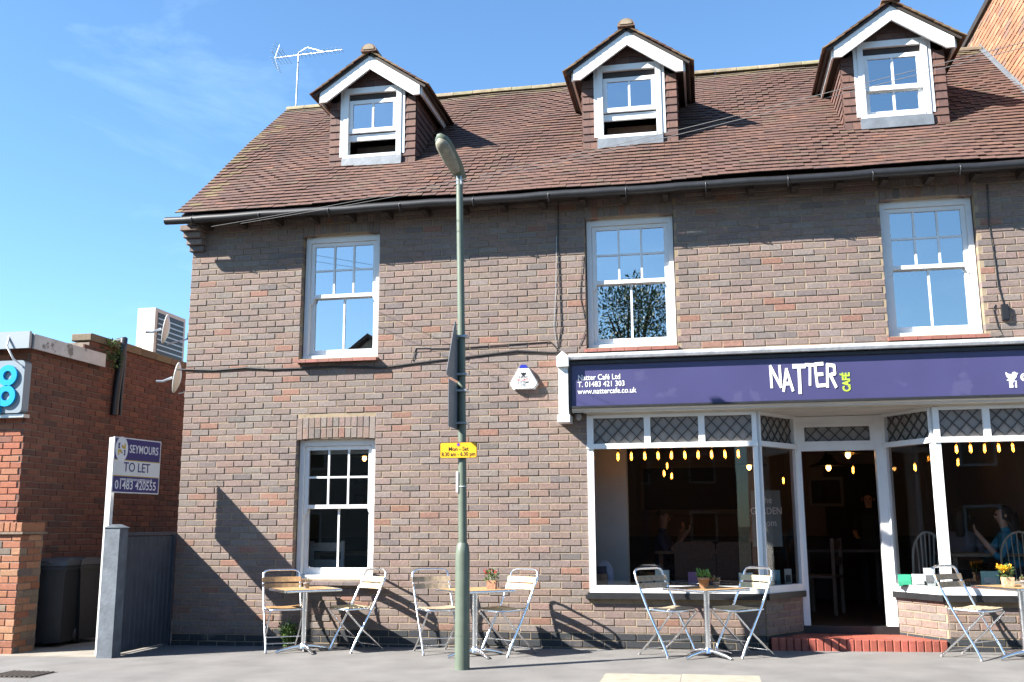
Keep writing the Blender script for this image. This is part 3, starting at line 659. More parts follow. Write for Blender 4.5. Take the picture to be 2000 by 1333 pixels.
# ------------------------------------------------------------------ cafe interior
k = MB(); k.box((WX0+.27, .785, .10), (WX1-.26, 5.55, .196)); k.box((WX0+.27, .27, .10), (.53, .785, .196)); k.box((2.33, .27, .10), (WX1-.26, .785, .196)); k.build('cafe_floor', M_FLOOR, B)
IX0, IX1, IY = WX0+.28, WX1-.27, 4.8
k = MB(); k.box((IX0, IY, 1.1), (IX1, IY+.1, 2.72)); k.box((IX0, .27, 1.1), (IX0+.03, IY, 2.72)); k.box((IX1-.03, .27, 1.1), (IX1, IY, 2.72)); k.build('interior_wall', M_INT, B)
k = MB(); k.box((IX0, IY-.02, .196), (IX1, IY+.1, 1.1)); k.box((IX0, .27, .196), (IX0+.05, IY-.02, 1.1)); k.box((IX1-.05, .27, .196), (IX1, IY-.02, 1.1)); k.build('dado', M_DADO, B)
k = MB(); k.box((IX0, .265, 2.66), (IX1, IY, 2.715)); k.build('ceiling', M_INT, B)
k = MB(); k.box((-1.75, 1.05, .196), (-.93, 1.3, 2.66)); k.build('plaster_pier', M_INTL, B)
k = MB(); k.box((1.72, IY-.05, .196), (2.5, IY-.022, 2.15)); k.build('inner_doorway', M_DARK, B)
# window boards carrying the leaflets
k = MB(); k.box((-1.19, .055, .60), (.49, .40, .625)); k.build('window_board', M_WHITE, B)
k = MB(); k.box((2.37, .055, .60), (3.6, .40, .625)); k.build('window_board', M_WHITE, B)
def picture(name, x0, x1, y0, y1, Y, label, colf, colp, lines=0):
    a, b = py(x0, y1, Y), py(x1, y0, Y); t = thing(name, label, 'picture', (0, 0, 0)); f_ = .05*(b.x-a.x)**.5+.01
    k = MB(); k.box((a.x, Y-.05, a.z), (b.x, Y, a.z+f_)); k.box((a.x, Y-.05, b.z-f_), (b.x, Y, b.z)); k.box((a.x, Y-.05, a.z+f_), (a.x+f_, Y, b.z-f_)); k.box((b.x-f_, Y-.05, a.z+f_), (b.x, Y, b.z-f_)); k.build('frame', flat('frame'+str(colf), colf), t)
    MB().box((a.x+f_, Y-.02, a.z+f_), (b.x-f_, Y, b.z-f_)).build('panel', flat('panel'+str(colp), colp, .8), t); return t
picture('chalkboard', 1250, 1449, 903, 1006, IY-.001, 'wide chalkboard in ornate dark gilt frame on cafe back wall', (.10, .07, .035), (.012, .013, .013))
picture('chalkboard', 1580, 1645, 932, 990, IY-.001, 'plain square blackboard on wall behind the cafe doorway', (.10, .085, .07), (.012, .016, .015))
for i, (x0, x1, y0, y1) in enumerate([(622, 665, 928, 952), (629, 655, 962, 982), (694, 718, 926, 946), (694, 716, 966, 982)]):
    picture('framed_picture', x0, x1, y0, y1, IY-.001, 'small dark framed print seen through the ground floor sash window', (.02, .018, .016), [(.14, .06, .05), (.10, .09, .08), (.10, .10, .09), (.09, .08, .08)][i])['group'] = 'prints on the wall behind the sash window'

k = MB(); k.box((-4.55, .26, 2.10), (-3.76, .29, 2.19)); k.build('roller_blind', M_UPVC, B)
# filament bulbs and pendant lamps
def bulb_tree(label, group):
    t = thing('pendant_bulb', label, 'light bulb', group=group)
    k = MB(); k.lathe([(.004, .05), (.012, .045), (.019, .02), (.023, -.01), (.018, -.045), (.010, -.06), (.003, -.068)], seg=12); k.build('bulb', M_BULBG, t)
    k = MB()
    for a in range(4): th = a*math.pi/2; k.tube([(.009*math.cos(th), .009*math.sin(th), .03), (.013*math.cos(th), .013*math.sin(th), -.05)], .0045, 5)
    f_ = k.build('filament', M_BULB, t); f_.scale = (1., 1., .85); k = MB(); k.tube([(0, 0, .05), (0, 0, .11)], .016, 8); k.tube([(0, 0, .11), (0, 0, .6)], .004, 5); k.build('socket', M_BLACKP, t); return t
LB = 'amber filament bulb in the row hanging behind left cafe window'; RB = 'amber filament bulb in the row hanging behind right cafe window'
p0 = None
def put_bulb(x, y, Y, lab, grp):
    global p0
    t = copy_tree(p0) if p0 else bulb_tree(lab, grp); p0 = p0 or t; t['label'] = lab; t['group'] = grp; t.location = py(x, y, Y); t.scale = (.85, .85, .85); t.rotation_euler = (random.uniform(-.05, .05), random.uniform(-.05, .05), random.uniform(0, 3)); return t
for i in range(10): put_bulb(1207+i*26.1, 891-i*.6, .62, LB, 'bulbs in left cafe window')
for i in range(5): put_bulb(1868+i*27.5, 876-i*.7, .62, RB, 'bulbs in right cafe window')
for x, y, Y in ((1297, 924, 3.6), (1303, 909, 3.9), (1312, 929, 4.0), (1666, 917, 2.6), (1787, 912, 2.2), (1871, 902, 3.0), (1972, 912, 3.2), (1530, 938, 4.2)): put_bulb(x, y, Y, 'amber filament bulb hanging deeper inside the cafe', 'bulbs deeper in the cafe')
def cone_lamp(x, y, Y, label):
    p = py(x, y, Y); t = thing('cone_pendant', label, 'pendant lamp', p, group='cone pendant lamps')
    k = MB(); k.lathe([(.24, -.0), (.235, .012), (.14, .045), (.07, .10), (.03, .18), (.022, .24)], seg=20); k.build('shade', mat('black_enamel', (.012, .011, .010), .35), t)
    MB().tube([(0, 0, .24), (0, 0, max(.3, 2.65-p.z))], .005, 5).build('flex', M_BLACKP, t); MB().lathe([(.005, .02), (.028, .0), (.03, -.03), (.014, -.055), (.003, -.06)], seg=10).build('bulb', M_BULB, t)
for a in ((1618, 911, 2.4, 'black cone pendant lamp hanging inside the cafe doorway'), (1656, 886, 1.7, 'black cone pendant lamp near the lobby ceiling of the doorway'), (1463, 910, 3.0, 'black cone pendant lamp deep in the cafe behind left window'), (712, 893, 2.6, 'dark cone pendant lamp behind the ground floor sash window')): cone_lamp(*a)

# leaflets and cards on the window boards
def card(x, yb, w_, h, Y, col, label, tilt=.12, art=None):
    p = py(x, yb, Y); t = thing('leaflet_holder', label, 'leaflet', (p.x, Y, .626))
    M = Matrix.Rotation(-tilt, 4, 'X'); k = MB(); k.boxm(M, (-w_/2, 0, 0), (w_/2, .006, h)); k.build('card', flat('card'+str(col), col), t)
    if art: k = MB(); k.boxm(M, (-w_/2*.7, -.003, h*.2), (w_/2*.7, -.0005, h*.62)); k.build('print', flat('art'+str(art), art), t)
    k = MB(); k.boxm(M, (-w_/2-.005, -.035, 0), (w_/2+.005, -.03, .05)); k.box((-w_/2-.005, -.035, 0), (w_/2+.005, .06, .005)); k.build('holder', M_GLASS, t)
for a in ((1294, 1144, .15, .165, .2, (.62, .74, .74), 'pale blue leaflet standing on window board behind folding chair'), (1265, 1144, .12, .09, .25, (.55, .57, .58), 'low pale card rack at left end of the window board'),
          (1354, 1144, .10, .145, .22, (.36, .16, .38), 'purple leaflet standing on window board'), (1458, 1143, .15, .14, .22, (.72, .74, .75), 'white leaflet with pink print on window board', .1, (.65, .2, .32)),
          (1515, 1133, .10, .16, .45, (.35, .60, .72), 'blue leaflet tilted in holder beside the lobby post'), (1540, 1135, .075, .17, .5, (.78, .79, .8), 'slim white card with dark heading beside the lobby post', .02, (.1, .1, .1)),
          (1768, 1140, .13, .12, .42, (.05, .42, .24), 'green screened card reader on right window board'), (1795, 1143, .12, .13, .35, (.68, .72, .74), 'curled white leaflet on right window board', .25), (1817, 1143, .11, .19, .33, (.70, .73, .80), 'white leaflet with dark photo on right window board', .05, (.2, .2, .22)),
          (1935, 1137, .17, .165, .2, (.35, .66, .64), 'turquoise edged menu card on right window board', .08, (.62, .72, .72))): card(*a)
t = thing('poster_stand', 'arched blue poster and box leaning in left corner of cafe window', 'poster', py(1182, 1143, .3)); t.location.z = .626
k = MB(); k.prism([(-.09, 0), (.09, 0), (.09, .17), (.05, .24), (0, .265), (-.05, .24), (-.09, .17)], (0, 0, 0), (1, 0, 0), (0, 0, 1), (0, 1, 0), .01); k.build('panel', flat('poster_blue', (.35, .42, .62)), t)
MB().box((-.11, -.05, 0), (.03, -.012, .12)).build('box', flat('kraft', (.35, .23, .17)), t); MB().box((-.10, -.012, .12), (.02, -.006, .2)).build('print', flat('dark_blue_print', (.03, .04, .10)), t)
p = py(1497, 1008, 1.6); t = thing('hanging_board', 'grey hand-lettered garden room board hanging inside left window', 'board', p)
MB().box((-.17, 0, -.36), (.17, .02, .30)).build('panel', flat('grey_board', (.22, .26, .26)), t)
for s_, z_ in (('The', .15), ('GARDEN', .02), ('Room', -.12)): text(s_, .115, frame((0, -.003, z_), (1, 0, 0), ZU), M_LETTER, t, 'lettering', .8, .001, align='CENTER')

# ------------------------------------------------------------------ folding chairs and bistro tables
def chair(label, slat_mt):
    t = thing('folding_chair', label, 'chair'); w_ = .2; r = .0125
    # local frame: +X is the way the chair faces, width along Y
    k = MB(); pts = []
    top = [(-.215, -w_+.0, .74), (-.235, -w_+.004, .80), (-.243, -w_+.03, .826), (-.247, -w_+.075, .835)]
    left = [(.20, -w_, .008), (.155, -w_, .10), (-.065, -w_, .455)]+top
    right = [(x, -y, z) for x, y, z in left][::-1]
    k.tube(left+right, r, 8); k.build('back_frame', M_ALU, t)
    k = MB()
    l = [(-.225, -w_+.028, .008), (.02, -w_+.028, .215), (.245, -w_+.028, .43)]
    for s in (1, -1): k.tube([(x, y*s, z) for x, y, z in l], .0105, 8)
    k.tube([(-.17, -w_+.028, .055), (-.17, w_-.028, .055)], .008, 6); k.tube([(.12, -w_, .155), (.12, w_, .155)], .006, 6)
    k.build('rear_legs', M_ALU, t)
    k = MB(); rim = [(-.105, -w_+.014, .448), (.17, -w_+.014, .442), (.225, -w_+.03, .442), (.255, -w_+.09, .442), (.262, 0, .442)]
    k.tube(rim+[(x, -y, z) for x, y, z in rim[::-1]][1:], .0105, 8); k.build('seat_frame', M_ALU, t)
    for i in range(5):
        x0 = -.095+i*.066; n = 6; vs = []
        for a in range(n+1):
            y = -w_+.02+(2*w_-.04)*a/n; z = .456-.010*math.sin(math.pi*a/n)
            vs += [(x0, y, z), (x0+.056, y, z), (x0+.056, y, z+.009), (x0, y, z+.009)]
        fs = [(a*4+q, a*4+(q+1) % 4, a*4+4+(q+1) % 4, a*4+4+q) for a in range(n) for q in range(4)]+[(3, 2, 1, 0), tuple(n*4+q for q in range(4))]
        MB().add(vs, fs).build('seat_slat', slat_mt, t)
    for z0, x0 in ((.665, -.180), (.735, -.207)):
        n = 6; vs = []
        for a in range(n+1):
            y = -w_-.012+(2*w_+.024)*a/n; x = x0+.014-.028*math.sin(math.pi*a/n); d = -.0145
            vs += [(x, y, z0-.027), (x+.011, y, z0-.027), (x+.011+d, y, z0+.027), (x+d, y, z0+.027)]
        fs = [(a*4+q, a*4+(q+1) % 4, a*4+4+(q+1) % 4, a*4+4+q) for a in range(n) for q in range(4)]+[(3, 2, 1, 0), tuple(n*4+q for q in range(4))]
        MB().add(vs, fs).build('back_slat', slat_mt, t)
    for s in (1, -1): MB().tube([(.2, s*w_, 0), (.194, s*w_, .022)], .0135, 8).build('foot_cap', M_GREYPOT, t); MB().tube([(-.225, s*(w_-.028), 0), (-.215, s*(w_-.028), .018)], .0125, 8).build('foot_cap', M_GREYPOT, t)
    return t
protos = {}
def put_chair(foot_px, near, deg, slat, label):
    """near: which front foot the pixel shows (+1 own left, -1 own right)"""
    d = ray(*foot_px); t_ = (GS*CO.x-CO.z)/(d.z-GS*d.x); f_ = CO+d*t_
    a = R(deg); F = Vector((math.cos(a), math.sin(a), 0)); S_ = Vector((-math.sin(a), math.cos(a), 0))
    c = f_-F*.2-S_*(.2*near); key = slat.name
    t = chair(label, slat) if key not in protos else copy_tree(protos[key]); protos.setdefault(key, t)
    t.location = (c.x, c.y, gz(c.x)); t.rotation_euler = (0, 0, a); t['label'] = label; t['group'] = 'folding chairs outside the cafe'
G_ = 'folding chairs outside the cafe'
put_chair((518.5, 1277), -1, -58, M_SLAT, 'folding chair with orange teak slats in front of wall weeds')
put_chair((685, 1277.5), 1, -126, M_SLAT_LIT, 'folding chair with sunlit pale slats beneath right end of the ground floor sash window sill')
put_chair((827, 1281.5), -1, -57, M_SLAT_SHADE, 'folding chair with shaded brown slats half behind the lamp post')
put_chair((991, 1285.5), 1, -126, M_SLAT_LIT, 'folding chair with sunlit pale slats facing the table with red flowers')
put_chair((1305, 1287.5), -1, -42, M_SLAT_SHADE, 'folding chair with shaded brown slats in front of left cafe window, facing the doorway side')
put_chair((1450, 1288), 1, -140, M_SLAT_LIT, 'folding chair with sunlit pale slats next to the red doorstep')
put_chair((1918, 1292.5), -1, -45, M_SLAT_SHADE, 'folding chair with shaded brown slats in front of right cafe window')
def table(label):
    t = thing('bistro_table', label, 'table'); h = .655; s = .30
    for i in range(9):
        y0 = -s+.012+i*(2*s-.024)/9; MB().box((-s+.012, y0+.002, h-.014), (s-.012, y0+(2*s-.024)/9-.002, h)).build('top_slat', M_SLAT, t)
    k = MB(); q = [(-s, -s), (s, -s), (s, s), (-s, s)]
    for i in range(4):
        a, b = q[i], q[(i+1) % 4]; A, C = Vector((*a, h-.012)), Vector((*b, h-.012)); d = (C-A).normalized(); k.tube([A+d*.012, C-d*.012], .0135, 8)
    k.box((-s+.02, -s+.02, h-.024), (s-.02, s-.02, h-.0145)); k.build('top_rim', M_ALU, t)
    k = MB(); k.tube([(0, 0, .05), (0, 0, h-.02)], .031, 14); k.lathe([(.05, .04), (.045, .07), (.034, .09)], seg=14); k.build('column', M_ALU, t)
    for i in range(4):
        a = i*math.pi/2; c, s_ = math.cos(a), math.sin(a)
        MB().tube([(.02*c, .02*s_, .062), (.12*c, .12*s_, .055), (.24*c, .24*s_, .032), (.30*c, .30*s_, .012)], [.024, .02, .017, .014], 8).build('foot', M_ALU, t)
    return t
TB = []
for x, y, a, lab in ((-4.26, -.50, 40, 'bistro table below the ground floor sash window with small pot'), (-2.35, -.70, 38, 'bistro table behind lamp post with red flowers in wooden box'), (-.045, -.60, 45, 'bistro table in front of left cafe window with terracotta pot'), (2.86, -.48, 28, 'bistro table with yellow flowers in front of right cafe window')):
    t = table(lab) if not TB else copy_tree(TB[0]); t['label'] = lab; t['group'] = 'bistro tables outside the cafe'; t.location = (x, y, gz(x)); t.rotation_euler = (0, 0, R(a)); TB.append(t)

# ------------------------------------------------------------------ plants
def leaves(mb, c, rad, n, size, cols, up=.3, flat_=1.):
    c = Vector(c)
    for _ in range(n):
        d = Vector((random.gauss(0, 1), random.gauss(0, 1), random.gauss(0, 1)*flat_)).normalized()*rad*random.random()**.4
        p = c+d; ax = (d.normalized()+Vector((random.uniform(-.6, .6), random.uniform(-.6, .6), random.uniform(0, 1)*up*2))).normalized()
        sd_ = ax.cross(Vector((random.uniform(-1, 1), random.uniform(-1, 1), 1))).normalized(); L_ = size*random.uniform(.6, 1.3)
        col = jit(random.choice(cols), .25)
        mb.add([p, p+ax*L_*.5+sd_*L_*.22, p+ax*L_, p+ax*L_*.5-sd_*L_*.22], [(0, 1, 2, 3)], col)
GRN = [(.07, .13, .03), (.10, .17, .04), (.05, .10, .025)]
def pot_plant(kind, x, y, z, label, cat='plant pot'):
    t = thing('potted_plant', label, cat, (x, y, z))
    if kind in ('box_red', 'box_yellow'):
        h = .085; MB().add([(-.042, -.042, 0), (.042, -.042, 0), (.042, .042, 0), (-.042, .042, 0), (-.05, -.05, h), (.05, -.05, h), (.05, .05, h), (-.05, .05, h)], [(3, 2, 1, 0), (4, 5, 6, 7), (0, 1, 5, 4), (1, 2, 6, 5), (2, 3, 7, 6), (3, 0, 4, 7)]).build('planter', M_POTW if kind == 'box_red' else mat('pale_wood_planter', (.6, .42, .26), .8, vary=.4, vscale=40), t)
        k = MB(); leaves(k, (0, 0, h+.035), .065, 160, .035, GRN, .8); k.build('foliage', M_LEAF, t)
        k = MB(); cols = [(.55, .03, .02), (.62, .06, .02)] if kind == 'box_red' else [(.85, .48, .01), (.8, .38, .01)]
        for _ in range(7 if kind == 'box_red' else 11): leaves(k, (random.uniform(-.06, .06), random.uniform(-.05, .05), h+.07+random.uniform(-.005, .025)), .016, 12 if kind == 'box_red' else 26, .02 if kind == 'box_red' else .026, cols, .8)
        k.build('flowers', M_LEAF, t)
    else:
        sc = {'terra': 1.0, 'small': .62, 'tiny': .58}[kind]; k = MB(); k.lathe([(.040*sc, 0), (.054*sc, .075*sc), (.058*sc, .076*sc), (.060*sc, .1*sc), (.052*sc, .1*sc), (.048*sc, .085*sc)], seg=18); k.build('pot', M_TERRA if kind == 'terra' else M_GREYPOT, t)
        k = MB(); leaves(k, (0, 0, .115*sc), .055*sc, 90, .045*sc, [(.15, .30, .05), (.12, .26, .04)] if kind == 'terra' else [(.35, .22, .17), (.14, .18, .06), (.4, .25, .2)], 1.0, .5); k.build('foliage', M_LEAF, t)
    return t
def on_table(i, x, y):                                   # point of the tabletop under a pixel
    z = TB[i].location.z+.655; d = ray(x, y); p = CO+d*((z-CO.z)/d.z); return p.x, p.y, z
pot_plant('small', TB[0].location.x+.02, TB[0].location.y-.02, TB[0].location.z+.655, 'tiny grey pot of pinkish succulent on table below sash window')
pot_plant('box_red', TB[1].location.x+.17, TB[1].location.y+.02, TB[1].location.z+.655, 'square wooden box of red chilli-like flowers on table behind lamp post')
pot_plant('terra', TB[2].location.x-.02, TB[2].location.y-.0, TB[2].location.z+.655, 'terracotta pot with bright green plant on table before left window')
pot_plant('tiny', TB[2].location.x+.10, TB[2].location.y+.03, TB[2].location.z+.655, 'tiny grey pot of succulent beside the terracotta pot')
pot_plant('box_yellow', TB[3].location.x-.11, TB[3].location.y-.02, TB[3].location.z+.655, 'pale wooden box of yellow flowers on table before right window')
pot_plant('tiny', TB[3].location.x+.02, TB[3].location.y-.06, TB[3].location.z+.655, 'tiny grey pot of succulent beside the yellow flowers')
def weed(x, y, z, h, n, label, name='weed'):
    t = thing(name, label, 'weed', (x, y, z)); k = MB(); s_ = MB()
    for i in range(n):
        a = random.uniform(0, 6.28); tip = Vector((math.cos(a)*h*.35*random.random(), math.sin(a)*h*.2*random.random()-.02, h*random.uniform(.5, 1))); s_.tube([(0, 0, 0), tip*.5+Vector((0, 0, .02)), tip], .002, 4, (.1, .14, .05))
        for q in range(12): leaves(k, tip*random.uniform(.2, 1), .03, 3, .045, GRN, .6)
    k.build('foliage', M_LEAF, t); s_.build('stem', M_LEAF, t)
weed(-4.62, -.06, gz(-4.62), .27, 16, 'leafy green weed growing at foot of the brick wall')
weed(-7.3, .75, gz(-7.3), .9, 5, 'tall thin weed growing in the alley behind the bins')
weed(-7.0, .95, gz(-7), .8, 4, 'slender weed with pale flowers in the alley against side wall')

# ------------------------------------------------------------------ lamp post and the signs on it
PX, PY_ = -2.25, -1.65; PZ = gz(PX)
T = thing('lamp_post', 'sage green lamp post with tilted lantern standing on the pavement', 'lamp post', (PX, PY_, PZ))
k = MB(); k.tube([(0, 0, -.05), (0, 0, 1.02), (0, 0, 1.10), (0, 0, 1.13)], [.069, .067, .060, .045], 20); k.build('base', M_POLE, T)
k = MB(); k.tube([(0, 0, 1.12), (-.02, 0, 3.0), (-.05, 0, 4.72)], [.041, .037, .033], 16); k.build('pole', M_POLE, T)
MB().tube([(0, 0, .30), (0, 0, .312)], .0705, 20).build('door_band', M_POLE, T)
hd = Vector((-.05, 0, 4.70)); tipw = py(856, 266, PY_-.42)-Vector((PX, PY_, PZ)); ax = (tipw-hd); ln = ax.length; ax.normalize()
sdv = ax.cross(ZU).normalized(); upv = sdv.cross(ax)
def body(k, off, wd, hgt, l0, l1, col=None):             # rounded lantern shell along ax
    n = 10; vs = []
    for i in range(n+1):
        f = i/n; l = l0+(l1-l0)*f; sc = 1. if f < .75 else math.sqrt(max(.02, 1-((f-.75)/.25)**2*.92)); sc *= (.62+.38*min(1, f*3))
        for j in range(12):
            th = 2*math.pi*j/12; vs.append(hd+ax*l+sdv*math.cos(th)*wd*sc+upv*(math.sin(th)*hgt*sc+off))
    k.add(vs, [(i*12+j, i*12+(j+1) % 12, (i+1)*12+(j+1) % 12, (i+1)*12+j) for i in range(n) for j in range(12)]+[tuple(range(12))[::-1], tuple(n*12+j for j in range(12))], col, True)
k = MB(); body(k, .03, .088, .045, -.05, ln); k.build('lantern', M_POLE, T)
k = MB(); body(k, -.008, .076, .042, .08, ln-.03); k.build('diffuser', mat('dusty_acrylic', (.30, .28, .22), .35, vary=.35, vscale=18), T)
k = MB(); k.box((-.075, -.03, 4.62), (-.02, .05, 4.76)); k.build('neck', M_STEEL, T)
def sign_plate(name, poly, x, y0, z, label, cat, mt, th=.004):
    t = thing(name, label, cat, (x, y0, z)); MB().prism(poly, (0, 0, 0), (0, 1, 0), (0, 0, 1), (1, 0, 0), th).build('plate', mt, t); return t
M_BACK = mat('grey_sign_back', (.16, .18, .20), .5, vary=.1)
px0 = PX-.055
def pz(y): return py(890, y, PY_).z
t = sign_plate('warning_sign', [(-.42, 0), (.16, 0), (.175, .03), (-.10, .56), (-.14, .56), (-.435, .03)], px0, PY_, pz(745), 'triangular road sign seen edge-on high on lamp post', 'road sign', M_BACK)
for zz in (.05, .42): MB().box((.0, -.06, zz), (.1, .055, zz+.02)).build('clip', M_STEEL, t)
t = sign_plate('road_sign', [(-.36, 0), (.14, 0), (.14, .44), (-.36, .44)], px0, PY_, pz(840), 'rectangular road sign seen edge-on below the triangular one', 'road sign', M_BACK)
for zz in (.05, .36): MB().box((.0, -.06, zz), (.1, .055, zz+.02)).build('clip', M_STEEL, t)
a, b = py(859, 896, PY_-.06), py(932, 863, PY_-.06)
t = thing('parking_sign', 'yellow parking hours plate strapped to the lamp post', 'sign', ((a.x+b.x)/2, PY_-.06, a.z)); W2 = (b.x-a.x)/2; H2 = b.z-a.z
def rr(w_, h, r, n=4):
    out = []
    for cx_, cz_, a0 in ((w_-r, h-r, 0), (-w_+r, h-r, 90), (-w_+r, r, 180), (w_-r, r, 270)):
        for i in range(n+1): th = R(a0+90*i/n); out.append((cx_+r*math.cos(th), cz_+r*math.sin(th)))
    return out
MB().prism(rr(W2, H2, .018), (0, 0, 0), (1, 0, 0), (0, 0, 1), (0, -1, 0), .003).build('plate', M_BLACKP, t)
MB().prism([(x, z*.955+.004) for x, z in rr(W2-.006, H2-.004, .015)], (0, -.003, 0), (1, 0, 0), (0, 0, 1), (0, -1, 0), .0015).build('face', M_YELLOW, t)
text('Mon - Sat', .052, frame((0, -.0052, H2*.46), (1, 0, 0), ZU), M_BLACKP, t, 'lettering', .95, .0006, align='CENTER'); text('8.30 am - 6.30 pm', .052, frame((0, -.0052, H2*.14), (1, 0, 0), ZU), M_BLACKP, t, 'lettering', .86, .0006, align='CENTER')
MB().lathe([(.017, 0), (.017, .001)], (0, -.0046, H2*.84), 16, ax=Matrix.Rotation(R(90), 3, 'X')).build('roundel', flat('roundel_red', (.5, .03, .08)), t); MB().lathe([(.012, 0), (.012, .0008)], (0, -.0056, H2*.84), 16, ax=Matrix.Rotation(R(90), 3, 'X')).build('roundel', flat('roundel_blue', (.05, .06, .4)), t)
MB().box((-.05, 0, H2*.45), (.05, .11, H2*.45+.02)).build('clip', M_STEEL, t)
t = thing('cable_tie_tag', 'white plastic tag strapped to the lamp post below yellow plate', 'tag', (PX-.045, PY_-.03, pz(962))); MB().box((-.012, -.012, 0), (.008, .012, .19)).build('strip', M_LETTER, t); MB().tube([(.045, .03, .05), (.045, .03, .056)], .046, 14).build('tie', M_LETTER, t)

# ------------------------------------------------------------------ alarm box
p = py(1024.5, 762, -.01); t = thing('alarm_box', 'white triangular burglar alarm box with blue top on brick wall', 'alarm', (p.x, 0, p.z))
sh = [(-.115, 0), (.115, 0), (.158, .055), (.15, .085), (.055, .25), (.03, .27), (-.03, .27), (-.055, .25), (-.15, .085), (-.158, .055)]
MB().prism(sh, (0, .0, 0), (1, 0, 0), (0, 0, 1), (0, -1, 0), .05).build('back_box', M_UPVC, t)
MB().prism([(x*.94, z*.94+.008) for x, z in sh], (0, -.05, 0), (1, 0, 0), (0, 0, 1), (0, -1, 0), .022).build('cover', M_UPVC, t)
MB().prism([(-.052, .238), (.052, .238), (.028, .274), (-.028, .274)], (0, -.002, 0), (1, 0, 0), (0, 0, 1), (0, -1, 0), .074).build('beacon', flat('blue_lens', (.03, .04, .35), .2), t)
for s_, z_, mt in (('SURREY', .125, M_BLACKP), ('SECURITY', .094, flat('red_print', (.6, .04, .03))), ('SYSTEMS', .063, M_BLACKP), ('LTD', .032, M_BLACKP)): text(s_, .036, frame((0, -.0728, z_), (1, 0, 0), ZU), mt, t, 'lettering', .95, .0004, align='CENTER')
MB().prism([(-.03, .19), (-.012, .182), (0, .19), (.012, .182), (.03, .19), (.028, .168), (.012, .152), (0, .146), (-.012, .152), (-.028, .168)], (0, -.0725, 0), (1, 0, 0), (0, 0, 1), (0, -1, 0), .001).build('crest', M_BLACKP, t)
# dome camera under the bracket, junction box on the right
p = py(1130, 815, -.06); t = thing('security_camera', 'small dark dome camera tucked under the white sign bracket', 'camera', p); MB().lathe([(.035, .03), (.035, .0), (.028, -.025), (.012, -.038)], seg=14).build('dome', M_GREYPOT, t); MB().box((-.045, -.03, .028), (.06, .06, .06)).build('mount', M_BLACKP, t)
p = py(1962, 610, 0); t = thing('junction_box', 'small black cable junction box on brick wall beside the rightmost upper window', 'box', p); MB().box((-.035, -.045, -.09), (.03, 0, .075)).build('case', M_BLACKP, t); MB().box((-.03, -.05, -.08), (.025, -.045, .065)).build('lid', M_BLACKP, t)

# ------------------------------------------------------------------ cables on the wall and overhead wires
def cable(pxs, r, label, mt=M_BLACKP, Y=-.012, name='cable'):
    k = MB(); k.tube([py(x, y, Y) for x, y in pxs], r, 6); return tag(k.build(name, mt), label, 'cable')
cable([(346, 722), (420, 724), (480, 719), (530, 722), (590, 720), (650, 717), (745, 719)], .012, 'thick black cable along the wall left of the sill')
cable([(745, 719), (850, 705), (930, 696), (1010, 686), (1080, 690), (1100, 688)], .012, 'black cable sweeping up the wall to the sign bracket')
cable([(806, 705), (812, 680), (900, 680), (1000, 673), (1075, 668), (1090, 684)], .006, 'thin black cable looping above the thick one')
cable([(1090, 385), (1090, 480), (1093, 560), (1096, 640), (1090, 680)], .006, 'dark cable dropping from the eaves beside the middle window')
cable([(1087, 462), (1086, 560), (1082, 640), (1088, 680)], .003, 'thin grey wire hanging beside the dark cable', M_STEEL)
cable([(1138, 500), (1133, 580), (1146, 640), (1130, 680)], .004, 'thin black cable curling down left of the middle window')
cable([(1928, 360), (1932, 440), (1945, 520), (1950, 560), (1962, 600)], .006, 'black cable from eaves to the junction box')
cable([(1944, 594), (1940, 605), (1950, 640), (1958, 655), (1945, 660)], .005, 'short looped cable under the junction box')
for (x0, y0), (x1, y1), lab in (((413, 443), (2050, 70), 'upper thin overhead phone wire running from the eaves'), ((470, 437), (2050, 80), 'lower thin overhead phone wire running from the eaves')):
    a = py(x0, y0, -.42); b = py(x1, y1, -4.5); n = 24; k = MB(); k.tube([a+(b-a)*(i/n)-ZU*.10*math.sin(math.pi*i/n) for i in range(n+1)], .0026, 5); tag(k.build('phone_wire', mat('grey_wire', (.09, .09, .09), .6)), lab, 'wire')

# television aerial behind the ridge
a = py(578, 214, 3.0); b = py(583.5, 105, 3.0); t = thing('tv_aerial', 'tv aerial on thin mast rising behind the ridge', 'aerial', (0, 0, 0))
MB().tube([(a.x, 3.0, RZ-.3), a, b], .014, 8).build('mast', M_STEEL, t)
l, r_ = py(537, 114, 3.0), py(668, 97.5, 2.7); k = MB(); k.tube([l, r_], .009, 6); k.build('boom', M_STEEL, t); bd = (r_-l)
MB().tube([py(583, 108, 2.98)+ZU*.04, py(600, 100, 2.95)+ZU*.06, py(634, 102, 2.8)], .008, 6).build('brace', M_STEEL, t)
ev = bd.normalized().cross(ZU).normalized()
for i in range(15):
    f = .14+.86*i/14 if i > 3 else .03+i*.05; c_ = l+bd*f; h = (.09-.002*i) if i > 3 else .17
    MB().tube([c_-ev*h*.8-ZU*h*.35, c_+ev*h*.8+ZU*h*.35], .0035, 5).build('element', M_STEEL, t)
for s in (-1, 1):
    for q in range(4): MB().tube([l+Vector((.02*q, -.16, s*(.05+.05*q))), l+Vector((.02*q, .16, s*(.05+.05*q)))], .003, 5).build('reflector_rod', M_STEEL, t)
    MB().tube([l, l+Vector((.07, 0, s*.22))], .005, 5).build('reflector_arm', M_STEEL, t)

